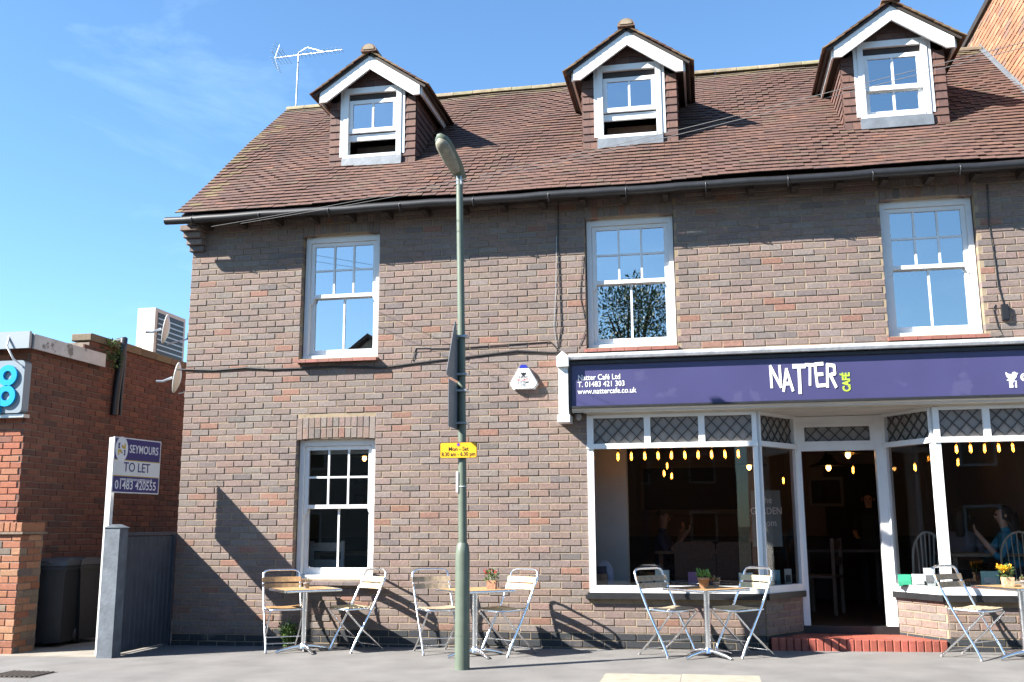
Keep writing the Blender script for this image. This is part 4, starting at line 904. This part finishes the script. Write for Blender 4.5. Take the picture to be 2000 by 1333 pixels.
# ------------------------------------------------------------------ neighbour shop on the left
N1 = thing('corner_shop', 'low red brick flat-roofed shop with pale fascia across the alley', 'building')
NX, NY = -7.80, -.50
brickwork(N1, (NX, NY, 0), (0, 1, 0), (1, 0, 0), 5.0, -.15, 3.66, (), PAL_RED_SHADE, M_RED, 300, key=lambda br: -br[0]-.3*abs(br[2]-2), topfn=lambda u: 3.40 if u < 1.12 else 3.66)
brickwork(N1, (-10.2, NY, 0), (1, 0, 0), (0, -1, 0), 2.395, -.15, 3.36, (), PAL_RED, M_RED, 120, key=lambda br: br[0])
k = MB(); k.box((-10.2, NY+.006, -.3), (NX-.006, 4.5, 3.38)); k.box((-10.2, .62, 3.38), (NX-.006, 4.5, 3.64)); k.build('wall_core', M_MORTARD, N1)
k = MB(); k.box((-10.2, -.66, 3.37), (NX+.08, NY+1.32, 3.52)); k.build('flat_roof', mat('grey_roof_felt', (.12, .12, .12), .9), N1)
MB().box((NX+.08, -.60, 3.34), (NX+.105, .84, 3.515)).build('fascia_board', mat('stained_white_board', (.58, .56, .54), .6, vary=.2, vscale=5, spots=[(3, .58, (.08, .07, .06), .8)]), N1)
MB().box((-10.2, -.70, 3.33), (NX+.11, -.66, 3.53)).build('front_fascia', mat('grey_metal_trim', (.30, .33, .36), .4, metal=.3), N1)
for i in range(9):                                          # parapet coping, brick on edge
    y0 = .60+i*.40; MB().cbox((NX-.26, y0+.004, 3.66), (NX+.03, y0+.396, 3.76+random.uniform(-.006, .006)), .01, jit((.20, .15, .09), .2)).build('coping', M_RED, N1)
t = thing('shop_light_sign', 'blue and white rounded co-op lettering sign on front of corner shop', 'sign', (-8.11, NY-.13, 2.90))
MB().prism(rr(.34, .62, .05), (0, 0, -.32), (1, 0, 0), (0, 0, 1), (0, 1, 0), .12).build('case', mat('pale_grey_acrylic', (.22, .27, .31), .4), t)
MB().box((-.36, .02, -.37), (.36, .13, -.33)).build('tray', M_STEEL, t)
def ring(k, cx_, cz_, ro, ri, gap=None, y=-.03):
    n = 20
    for i in range(n):
        a, b = 2*math.pi*i/n, 2*math.pi*(i+1)/n
        if gap and gap[0] < (a+b)/2 < gap[1]: continue
        q = [(math.cos(a)*ri, math.sin(a)*ri), (math.cos(b)*ri, math.sin(b)*ri), (math.cos(b)*ro, math.sin(b)*ro), (math.cos(a)*ro, math.sin(a)*ro)]
        k.prism([(cx_+u*1.0, cz_+v) for u, v in q], (0, y, 0), (1, 0, 0), (0, 0, 1), (0, 1, 0), .03)
for (cx_, cz_, gp_) in ((-.12, .12, (5.5, 7)), (.14, .12, None), (-.12, -.12, None), (.14, -.12, None)):
    k = MB(); ring(k, cx_, cz_, .125, .055, gp_)
    if (cx_, cz_) == (.14, -.12): k.box((.02, -.031, -.33), (.08, -.002, -.12))
    k.build('letter', M_COOP, t)
k = MB(); k.tube([(-7.97, -.68, 3.5), (-7.93, -.76, 3.35), (-7.86, -.72, 3.2), (-7.80, -.62, 3.12), (-7.79, -.56, 2.92)], .012, 6); tag(k.build('cable', M_LETTER), 'white cable looping over the corner shop fascia', 'cable')
t = thing('downpipe', 'black bundle of pipes hanging down side wall of corner shop', 'pipe', (NX, 1.25, 0)); MB().tube([(-.1, .15, 3.79), (.03, .10, 3.80), (.06, .02, 3.6), (.05, -.03, 3.1), (.045, -.05, 2.75)], .05, 8).build('pipe', M_BLACKP, t); MB().tube([(.08, .06, 3.6), (.07, .05, 3.0), (.06, .07, 2.76)], .02, 6).build('hose', M_BLACKP, t)
t = thing('ivy_clump', 'small green ivy clump on the parapet of corner shop', 'ivy', (NX, 1.0, 3.6)); k = MB(); leaves(k, (.04, 0, 0), .14, 260, .05, GRN, .2); leaves(k, (.04, .12, -.12), .12, 150, .05, GRN, .2); k.build('foliage', M_LEAF, t)
# air conditioner on its roof
a = py(265, 676, 2.6); t = thing('air_conditioner', 'cream air conditioning unit on flat roof behind the corner shop parapet', 'air conditioner', (a.x, 2.6, 3.66))
hh = py(265, 603, 2.6).z-3.66; MB().box((0, 0, 0), (.29, .9, hh)).build('case', mat('cream_metal', (.60, .57, .52), .4), t)
MB().box((.29, .08, .06), (.296, .84, hh-.06)).build('grille_back', M_BLACKP, t)
for i in range(9): MB().box((.296, .08, .08+i*(hh-.16)/9), (.304, .84, .10+i*(hh-.16)/9)).build('grille_bar', M_STEEL, t)
# satellite dishes on the cafe gable wall, edge-on
def dish(x, y, Y, label, yaw):
    p = py(x, y, Y); t = thing('satellite_dish', label, 'satellite dish', p, rz=R(yaw)); k = MB(); ax3 = Matrix.Rotation(R(82), 3, 'Y')
    k.lathe([(.005, -.05), (.09, -.042), (.16, -.018), (.195, .0), (.19, .008), (.15, -.008), (.08, -.03), (.005, -.038)], seg=22, ax=ax3); k.build('dish', mat('dish_grey', (.62, .64, .63), .4), t)
    MB().tube([(-.03, 0, -.20), (-.26, 0, -.13), (-.30, 0, -.10)], .011, 6).build('feed_arm', M_STEEL, t); MB().box((-.37, -.035, -.13), (-.28, .035, -.05)).build('receiver', M_BLACKP, t); MB().tube([(.05, 0, 0), (.16, 0, -.05), (.24, 0, -.05)], .016, 6).build('wall_arm', M_STEEL, t)
dish(323, 643, .75, 'white satellite dish high on gable, above shop parapet', 204)
dish(345, 738, .35, 'white satellite dish lower on gable corner, with dark receiver', 201)

# ------------------------------------------------------------------ brick pier, bins, fence, board
Pr = thing('brick_pier', 'orange brick gate pier with soldier course top beside the bins', 'pier')
p0_, p1_ = -7.72, -7.375; yA, yB = -.97, -.60
brickwork(Pr, (-8.5, yA, 0), (1, 0, 0), (0, -1, 0), p1_+8.5, -.15, 1.20, (), PAL_PIER, M_RED, 200, first=.5)
brickwork(Pr, (p1_, yA, 0), (0, 1, 0), (1, 0, 0), yB-yA, -.15, 1.20, (), PAL_PIER, M_RED, 100, first=.5)
k = MB(); k.box((-8.5, yA+.004, -.3), (p1_-.004, yB, 1.20)); k.build('pier_core', M_MORTARD, Pr)
k = MB(); k.box((-8.5, yA-.03, 1.20), (p1_+.03, yB+.03, 1.225)); k.build('creasing', mat('tile_creasing', (.22, .16, .12), .9, vary=.3, vscale=20), Pr)
for i in range(15):
    x0 = -8.5+i*.0755; MB().cbox((x0+.003, yA-.01, 1.225), (x0+.0725, yB+.01, 1.325), .006, jit(pick(PAL_PIER), .14)).build('brick', M_RED, Pr)
def bin_(x, y, rz, label):
    t = thing('wheelie_bin', label, 'bin', (x, y, gz(x)+.006), rz=R(rz)); k = MB()
    a, b, h = .20, .25, .90; vs = [(-a, -b*.8, .05), (a, -b*.8, .05), (a, b*.8, .05), (-a, b*.8, .05), (-.24, -.28, h), (.24, -.28, h), (.24, .28, h), (-.24, .28, h)]
    k.add(vs, [(3, 2, 1, 0), (0, 1, 5, 4), (1, 2, 6, 5), (2, 3, 7, 6), (3, 0, 4, 7), (4, 5, 6, 7)]); k.box((-.255, -.295, h-.05), (.255, .295, h)); k.build('body', M_BIN, t)
    k = MB(); k.prism([(-.30, .0), (.30, .0), (.31, .03), (.26, .055), (-.22, .085), (-.29, .05)], (-.265, 0, h+.004), (0, 1, 0), (0, 0, 1), (1, 0, 0), .53); k.build('lid', mat('grey_lid', (.075, .08, .085), .4), t)
    MB().tube([(-.19, .30, h-.01), (-.17, .36, h+.01), (.17, .36, h+.01), (.19, .30, h-.01)], .016, 8).build('handle', M_BIN, t)
    MB().tube([(-.09, -.30, h+.035), (-.07, -.325, h+.05), (.07, -.325, h+.05), (.09, -.30, h+.035)], .01, 6).build('lid_handle', M_BIN, t)
    for s in (-1, 1): MB().lathe([(.03, -.025), (.1, -.025), (.1, .025), (.03, .025)], (s*.2, .22, .1), 16, ax=Matrix.Rotation(R(90), 3, 'Y')).build('wheel', M_BLACKP, t)
_b = py(104, 1170, -.2); bin_(_b.x, -.2, 10, 'dark wheelie bin standing right beside the brick pier'); _b = py(164, 1165, .25); bin_(_b.x, .25, -16, 'dark wheelie bin with lit grey lid standing beside the fence')
Fn = thing('boarded_fence', 'slate blue boarded fence with thick front post at building corner', 'fence')
zf = gz(-6.1); k = MB(); k.box((-6.24, -1.18, zf-.2), (-6.065, -1.02, 1.265)); k.prism([(-.1, 0), (.1, 0), (0, .035)], (-6.1525, -1.19, 1.265), (1, 0, 0), (0, 0, 1), (0, 1, 0), .18); k.build('post', mat('worn_sunlit_post', (.12, .14, .165), .7, vary=.3, vscale=9, bump=.3, bscale=30, spots=[(16, .70, (.30, .26, .2), .6), (40, .68, (.03, .035, .04), .6)]), Fn)  # worn paint, plus sunlight put into the colour: lighter than the shaded boards
for i in range(11):
    y0 = -1.02+i*.093; o = MB().cbox((0, 0, 0), (.089, .02, 1.2), .006).build('board', M_FENCE, Fn)
    o.matrix_local = Matrix.Translation((-6.095+random.uniform(-.002, .002), y0, zf+.03)) @ Matrix.Rotation(R(90), 4, 'Z')
MB().box((-6.15, -1.02, zf+1.235), (-6.08, .0, zf+1.27)).build('top_rail', M_FENCE, Fn); MB().box((-6.15, -1.02, zf+.05), (-6.116, 0, zf+.14)).build('bottom_rail', M_FENCE, Fn); MB().box((-6.15, -.05, zf-.1), (-6.076, .0, zf+1.235)).build('wall_post', M_FENCE, Fn)
TL = thing('to_let_board', 'blue and white Seymours to let board on white post by fence', 'sign')
a = Vector((-6.262, -1.09, 2.235)); b = Vector((-6.15, -.33, 2.235)); U = (b-a).normalized(); Nn = U.cross(ZU); Wd = (b-a).length; Ht = .60
_p = py(219, 900, -.97); k = MB(); k.box((_p.x-.03, -1.0, gz(-6.28)-.1), (_p.x+.03, -.94, 2.235)); k.build('post', M_WHITE, TL)
M = frame(a+U*.0-ZU*Ht, U, ZU)
k = MB(); k.boxm(M, (0, 0, -.006), (Wd, Ht, .006)); k.build('board', M_WHITE, TL)
k = MB(); k.boxm(M, (.02, Ht*.60, .006), (Wd-.012, Ht-.012, .0072)); k.boxm(M, (.02, .012, .006), (Wd-.012, Ht*.30, .0072)); k.build('blue_panel', M_NAVY, TL)
k = MB(); k.boxm(M, (.02, Ht*.585, .006), (Wd-.012, Ht*.6, .007)); k.boxm(M, (.02, Ht*.30, .006), (Wd-.012, Ht*.315, .007)); k.build('gold_line', M_GOLD, TL)
def tl(s_, size, u, v, mt, sx, al='CENTER', bold=.001): text(s_, size, M @ Matrix.Translation((u, v, .0082)), mt, TL, 'lettering', sx, bold, .0006, al)
tl('SEYMOURS', .125, Wd*.63, Ht*.735, M_LETTER, .78); tl('TO LET', .145, Wd*.5, Ht*.39, M_NAVY, .9); tl('www.seymours-estates.co.uk', .052, Wd*.5, Ht*.225, M_LETTER, .85, bold=.0004); tl('01483 420555', .135, Wd*.5, Ht*.07, M_LETTER, .86)
k = MB(); k.prism([(math.cos(i*math.pi/12)*.098, math.sin(i*math.pi/12)*.135) for i in range(24)], M @ Vector((.122, Ht*.785, .0072)), U, ZU, Nn, .0012); k.build('emblem_oval', M_LETTER, TL)
k = MB()
for u, v in ((-.03, .035), (.03, -.035)): k.boxm(M, (.122+u-.028, Ht*.785+v-.03, .0086), (.122+u+.028, Ht*.785+v+.03, .0092))
k.build('emblem_blue', M_NAVY, TL); k = MB()
for u, v in ((.03, .035), (-.03, -.035)): k.boxm(M, (.122+u-.028, Ht*.785+v-.03, .0086), (.122+u+.028, Ht*.785+v+.03, .0092))
k.build('emblem_gold', M_GOLD, TL)
text('S', .2, M @ Matrix.Translation((.122, Ht*.785-.07, .0096)), M_LETTER, TL, 'lettering', .9, .004, .0006, 'CENTER')

# ------------------------------------------------------------------ taller neighbour on the right
N2 = thing('tall_neighbour', 'taller orange brick building rising above right end of the roof', 'building')
brickwork(N2, (WX1+.02, 6.0, 0), (0, -1, 0), (-1, 0, 0), 6.0, 4.95, 8.02, (), PAL_GABLE, M_GABLE, 300, key=lambda br: -abs(br[0]-3.6)+br[2])
k = MB(); k.box((WX1+.026, 0.02, -.3), (9, 6.0, 8.02)); k.build('wall_core', M_MORTAR, N2)
MB().box((WX1-.02, -.05, 8.02), (9, 6.05, 8.10)).build('parapet_coping', M_DARKWOOD, N2)
k = MB(); P = Vector((WX1+.012, EY+.1, roofz(EY+.1)+.02)); k.prism([(0, 0), (SLN-.1, 0), (SLN-.1, .09), (0, .09)], P, SV, ZU, (-1, 0, 0), .006); k.prism([(0, 0), (SLN-.1, 0), (SLN-.1, .05), (0, .05)], P+NV*.035, SV, (-1, 0, 0), NV, .006); k.build('flashing', M_LEAD, N2)

# ------------------------------------------------------------------ people and furniture inside the cafe
def person(name_label, loc, face, shirt, hair, trousers=(.03, .03, .04), armL=None, armR=None, seated=True, longhair=False, lean=0., bald=False):
    t = thing('person', name_label, 'person', loc, rz=face)          # +X is forward
    V, E, Rr, tagv = [], [], [], []
    def add(p, r, tg, par=None): V.append(Vector(p)); Rr.append(r); tagv.append(tg); (E.append((par, len(V)-1)) if par is not None else None); return len(V)-1
    hz = .47 if seated else .92; l = lean
    pel = add((0, 0, hz), .135, 't'); sp = add((l*.3, 0, hz+.18), .125, 's', pel); chs = add((l*.7, 0, hz+.38), .145, 's', sp); nb = add((l*.95, 0, hz+.50), .075, 's', chs); nk = add((l+.01, 0, hz+.56), .05, 'k', nb)
    jw = add((l+.03, 0, hz+.62), .062, 'k', nk); hm = add((l+.025, 0, hz+.70), .086, 'k', jw); ht = add((l+.015, 0, hz+.77), .070, 'k', hm); ns = add((l+.125, 0, hz+.675), .014, 'k', hm)
    for s, arm in ((1, armL), (-1, armR)):
        sh = add((l*.85, s*.17, hz+.45), .062, 's', chs); arm = arm or [(.02, .24, .20), (.22, .20, .12)]
        el = add((l*.6+arm[0][0], s*arm[0][1], hz+arm[0][2]), .045, 's', sh); mid = add(tuple((Vector((l*.6+arm[0][0], s*arm[0][1], hz+arm[0][2]))+Vector((l*.6+arm[1][0], s*arm[1][1], hz+arm[1][2])))/2), .038, 'k', el); wr = add((l*.6+arm[1][0], s*arm[1][1], hz+arm[1][2]), .028, 'k', mid)
        dr = (V[wr]-V[el]).normalized(); pm = add(V[wr]+dr*.06, .03, 'k', wr); sd2 = dr.cross(Vector((0, 1, 0))).normalized() if abs(dr.y) < .9 else Vector((0, 0, 1))
        cr = dr.cross(sd2)
        for q, (o_, L_) in enumerate(((-.026, .05), (-.009, .062), (.009, .06), (.026, .045))):
            f1 = add(V[pm]+dr*.045+cr*o_, .0095, 'k', pm); f2 = add(V[f1]+dr*L_*.6+sd2*.012, .0085, 'k', f1); add(V[f2]+dr*L_*.35+sd2*.025, .0075, 'k', f2)
        th1 = add(V[wr]+dr*.035+cr*.035+sd2*.012, .0115, 'k', wr); add(V[th1]+dr*.035+cr*.015+sd2*.012, .009, 'k', th1)
        hp = add((.02, s*.10, hz-.02), .095, 't', pel)
        if seated: kn = add((.42, s*.12, hz+.0), .068, 't', hp); an = add((.40, s*.12, .09), .045, 't', kn); add((.52, s*.12, .035), .04, 't', an)
        else: kn = add((.03, s*.11, .5), .065, 't', hp); an = add((.0, s*.11, .09), .045, 't', kn); add((.13, s*.12, .035), .04, 't', an)
    me = bpy.data.meshes.new('body'); me.from_pydata([tuple(v) for v in V], E, []); me.update(); o = bpy.data.objects.new('body', me); COL.objects.link(o)
    md = o.modifiers.new('s', 'SKIN'); me.skin_vertices.new() if not me.skin_vertices else None
    for i, sv in enumerate(me.skin_vertices[0].data): sv.radius = (Rr[i], Rr[i]); sv.use_root = (i == 0)
    sb = o.modifiers.new('u', 'SUBSURF'); sb.levels = 1; sb.render_levels = 1
    dg = bpy.context.evaluated_depsgraph_get(); nm = bpy.data.meshes.new_from_object(o.evaluated_get(dg)); bpy.data.objects.remove(o); nm.name = 'body'
    for m_ in (flat('cloth'+str(shirt), shirt, .85), M_SKIN, flat('cloth'+str(trousers), trousers, .85)): nm.materials.append(m_)
    for p in nm.polygons:
        c = p.center; j = min(range(len(V)), key=lambda i: (V[i]-c).length-Rr[i]); p.material_index = {'s': 0, 'k': 1, 't': 2}[tagv[j]]; p.use_smooth = True
    bo = bpy.data.objects.new('body', nm); COL.objects.link(bo); bo.parent = t
    # hair cap, eyes and mouth
    hc = Vector((l+.02, 0, hz+.705)); k = MB(); n = 12; vs = []; fs = []
    for i in range(7):
        ph = math.pi*.5*i/6
        for j in range(n):
            th = 2*math.pi*j/n; back = .5-.5*math.cos(th); low = -.03-(.10 if longhair else .05)*back if not bald else .03
            z = math.cos(ph)*.108; r = math.sin(ph)*.098
            if i == 6: z = low
            vs.append(hc+Vector((math.cos(th)*r*1.08-.012, math.sin(th)*r*.92, z)))
    fs = [(i*n+j, i*n+(j+1) % n, (i+1)*n+(j+1) % n, (i+1)*n+j) for i in range(6) for j in range(n) if not (i >= 4 and abs(((j+.5)/n*2*math.pi+math.pi) % (2*math.pi)-math.pi) < .95)]
    k.add(vs, fs, None, True)
    if longhair: k.tube([hc+Vector((-.07, 0, .0)), hc+Vector((-.10, 0, -.12)), hc+Vector((-.10, 0, -.26))], [.085, .085, .05], 10)
    k.build('hair', flat('hair'+str(hair), hair, .6), t)
    for s in (1, -1): MB().lathe([(.002, -.011), (.010, -.004), (.011, .004), (.002, .011)], hc+Vector((.088, s*.032, -.008)), 8).build('eye', flat('eye_dark', (.03, .02, .02)), t); MB().lathe([(.002, -.02), (.013, -.008), (.013, .012), (.002, .022)], hc+Vector((.0, s*.088, -.02)), 8).build('ear', M_SKIN, t)
    MB().box(tuple(hc+Vector((.088, -.02, -.07))), tuple(hc+Vector((.098, .02, -.062)))).build('mouth', flat('lip', (.30, .10, .09)), t)
    return t
FZ = .196
def at_floor(x, Y): p = py(x, 1000, Y); return (p.x, Y, FZ)
person('person in dark blue t-shirt gesturing with one hand at cafe table', at_floor(1292, 3.0), R(-12), (.04, .06, .13), (.10, .085, .075), armL=[(.10, .24, .22), (.22, .16, .48)], armR=[(.14, .26, .20), (.34, .16, .46)], bald=True)
person('person in dark top resting chin on hand behind wicker chair', at_floor(1490, 3.1), R(190), (.03, .03, .035), (.03, .02, .015), armL=[(.22, .2, .18), (.13, .08, .52)], armR=[(.2, .22, .17), (.3, .1, .2)], lean=.08)
person('person in turquoise top raising a fork at right cafe table', at_floor(1972, 1.7), R(185), (.02, .24, .38), (.035, .022, .016), armL=[(.20, .22, .20), (.34, .10, .44)], armR=[(.22, .24, .17), (.40, .14, .20)], longhair=True, lean=.06)
person('person in grey top sitting with back turned at right cafe table', at_floor(1872, 2.5), R(60), (.16, .17, .20), (.03, .025, .02), longhair=True, lean=.1)
person('person in black standing behind the counter inside doorway', at_floor(1697, 4.1), R(-100), (.02, .02, .022), (.03, .02, .015), seated=False).scale = (.88, .88, .88)
def inner_table(x, Y, w_, d, label, col=(.22, .13, .07)):
    p = at_floor(x, Y); t = thing('cafe_table', label, 'table', p); MB().box((-w_/2, -d/2, .70), (w_/2, d/2, .735)).build('tabletop', mat('oak'+str(col), col, .5, vary=.25, vscale=12), t)
    for sx in (-1, 1):
        for sy in (-1, 1): MB().box((sx*(w_/2-.07)-.025, sy*(d/2-.07)-.025, 0), (sx*(w_/2-.07)+.025, sy*(d/2-.07)+.025, .70)).build('leg', MATS['oak'+str(col)], t)
    return t
inner_table(1390, 3.0, 1.5, .8, 'dark wood cafe table between two seated people'); inner_table(1915, 1.9, .95, .8, 'wooden cafe table beside person in turquoise', (.24, .17, .11))
inner_table(700, 2.2, 1.0, .8, 'wooden cafe table behind ground floor sash window'); inner_table(1640, 3.7, 1.1, .6, 'dark wooden counter table inside doorway', (.05, .035, .025))
def wicker(x, Y, rz, label):
    t = thing('wicker_chair', label, 'chair', at_floor(x, Y), rz=R(rz), group='wicker chairs in the cafe'); k = MB(); k.box((-.25, -.24, .36), (.25, .24, .44)); k.build('seat', M_WICKER, t)
    k = MB(); k.prism([(-.25, 0), (.25, 0), (.245, .42), (.2, .445), (-.2, .445), (-.245, .42)], (0, -.24, .42), (1, 0, 0), (0, 0, 1), (0, 1, 0), .05); k.build('backrest', M_WICKER, t)
    for sx in (-1, 1):
        for sy in (-1, 1): MB().box((sx*.22-.02, sy*.2-.02, 0), (sx*.22+.02, sy*.2+.02, .36)).build('leg', M_WICKER, t)
wicker(1352, 2.0, 4, 'brown wicker chair back nearer the person in blue'); wicker(1437, 2.0, -3, 'brown wicker chair back nearer the hanging garden board')
def ladder_chair(x, Y, rz, col, label, spind=False):
    t = thing('wooden_chair', label, 'chair', at_floor(x, Y), rz=R(rz)); mt = mat('chair_paint'+str(col), col, .5, vary=.1); k = MB(); k.box((-.21, -.2, .43), (.21, .2, .46)); k.build('seat', mt, t)
    for sx in (-1, 1):
        MB().box((sx*.19-.02, -.2, 0), (sx*.19+.02, -.16, .90 if not spind else .46)).build('leg', mt, t); MB().box((sx*.19-.02, .16, 0), (sx*.19+.02, .2, .43)).build('leg', mt, t)
    if spind:
        k = MB(); k.tube([(-.2, -.18, .45)]+[(math.cos(a)*.2, -.2, .70+math.sin(a)*.28) for a in [math.pi*(1-i/10) for i in range(11)]]+[(.2, -.18, .45)], .013, 6); k.build('bow', mt, t)
        for i in range(6): x_ = -.14+i*.056; MB().tube([(x_*.8, -.18, .45), (x_, -.2, .70+math.sqrt(max(0, .04-x_*x_))*1.4)], .008, 6).build('spindle', mt, t)
    else:
        for z in (.58, .78): MB().box((-.17, -.195, z), (.17, -.17, z+.1)).build('back_rail', mt, t)
ladder_chair(650, .95, 5, (.62, .62, .60), 'white painted ladder-back chair behind the ground floor sash window')
ladder_chair(1785, 1.3, 25, (.42, .44, .44), 'grey painted spindle chair behind right lobby window', True); ladder_chair(1990, 1.15, -20, (.30, .26, .20), 'bow-backed wooden chair behind the yellow flowers', True)
ladder_chair(1600, 2.2, 70, (.10, .06, .035), 'dark wooden chair just inside the cafe doorway')

# ------------------------------------------------------------------ across the street, reflected in the panes; unseen brick houses added to darken reflections and sky fill
def house(x0, x1, yb, depth, eave, ridge, wall, roofc, label, gable=False):
    t = thing('house', label, 'house'); mt = mat('render'+str(wall), wall, .9, vary=.1); k = MB(); yf = yb
    if gable: k.prism([(x0, -.9), (x1, -.9), (x1, eave), ((x0+x1)/2, ridge), (x0, eave)], (0, yf, 0), (1, 0, 0), (0, 0, 1), (0, -1, 0), depth)
    else: k.prism([(0, -.9), (depth, -.9), (depth, eave), (depth/2, ridge), (0, eave)], (x0, yf, 0), (0, -1, 0), (0, 0, 1), (1, 0, 0), x1-x0)
    k.build('wall', mt, t); k = MB(); rm = mat('roof'+str(roofc), roofc, .9, vary=.3, vscale=3)
    if gable:
        for s in (0, 1):
            a, b = ((x0-.3, eave-.3), ((x0+x1)/2, ridge+.02)) if s == 0 else ((x1+.3, eave-.3), ((x0+x1)/2, ridge+.02)); k.prism([a, b, (b[0], b[1]+.14), (a[0], a[1]+.14)], (0, yf+.3, 0), (1, 0, 0), (0, 0, 1), (0, -1, 0), depth+.6)
    else:
        for s in (0, 1):
            a, b = ((-.3, eave-.25), (depth/2, ridge+.02)) if s == 0 else ((depth+.3, eave-.25), (depth/2, ridge+.02)); k.prism([a, b, (b[0], b[1]+.14), (a[0], a[1]+.14)], (x0-.2, yf, 0), (0, -1, 0), (0, 0, 1), (1, 0, 0), x1-x0+.4)
    k.build('roof', rm, t)
    n = max(2, int((x1-x0)/2.6)); nn = 0
    for i in range(n):
        cx_ = x0+(x1-x0)*(i+.5)/n
        for z in (.6, 3.0):
            if z == .6 and i == n//2:
                MB().box((cx_-.45, yf, 0), (cx_+.45, yf+.05, 2.0)).build('door', M_NAVY, t); continue
            if z+1.2 > eave: continue
            MB().box((cx_-.55, yf+.0, z), (cx_+.55, yf+.06, z+1.25)).build('window', M_UPVC, t); MB().add([(cx_+.47, yf+.064, z+.08), (cx_-.47, yf+.064, z+.08), (cx_-.47, yf+.064, z+1.17), (cx_+.47, yf+.064, z+1.17)], [(0, 1, 2, 3)]).build('pane', flat('dark_pane', (.02, .025, .03), .1), t)
house(-26, -15.5, -22, 8, 4.9, 7.2, (.22, .13, .10), (.12, .06, .045), 'added brick house opposite, furthest down the street')
house(-15, -7.8, -21, 8, 5.0, 7.5, (.55, .53, .47), (.10, .07, .06), 'pale rendered gabled house across the street', True)
house(1.6, 9.5, -22, 8, 5.0, 7.0, (.20, .12, .09), (.10, .055, .04), 'added brick house across the street beside the tree')
house(-7, 1.2, -32, 8, 5.0, 7.6, (.20, .13, .10), (.10, .06, .05), 'added brick house set back behind the trees across the street')
house(10, 21, -22, 8, 4.8, 6.6, (.24, .15, .11), (.11, .06, .045), 'added brick house across the street beyond the first')
def tree(x, y, h, cr, label, n=15000):
    t = thing('street_tree', label, 'tree', (x, y, 0)); k = MB(); k.tube([(0, 0, -.9), (.05, 0, h*.25), (-.05, .05, h*.5), (0, 0, h*.8)], [.3, .24, .16, .05], 10)
    cl = []
    for i in range(26):
        a = random.uniform(0, 6.28); z = h*random.uniform(.32, .97); rr_ = cr*math.sin(math.pi*min(1, (z/h-.22)/.85))*random.uniform(.35, 1); c = Vector((math.cos(a)*rr_, math.sin(a)*rr_, z)); cl.append(c)
        k.tube([(0, 0, z*.7), c*.5+Vector((0, 0, z*.4)), c], [.08, .05, .02], 6)
    k.build('trunk', mat('bark', (.09, .07, .05), .9, vary=.3, vscale=9), t); k = MB()
    for c in cl: leaves(k, c, random.uniform(.7, 1.2), n//26, .13, [(.045, .085, .02), (.06, .11, .03), (.035, .065, .018)], .2)
    k.build('crown', M_LEAF, t)
tree(-2.4, -22.5, 9.6, 2.7, 'leafy green tree across the street between the houses'); tree(-5.8, -25, 8.2, 2.4, 'smaller leafy tree across the street next to gabled house', 9000)
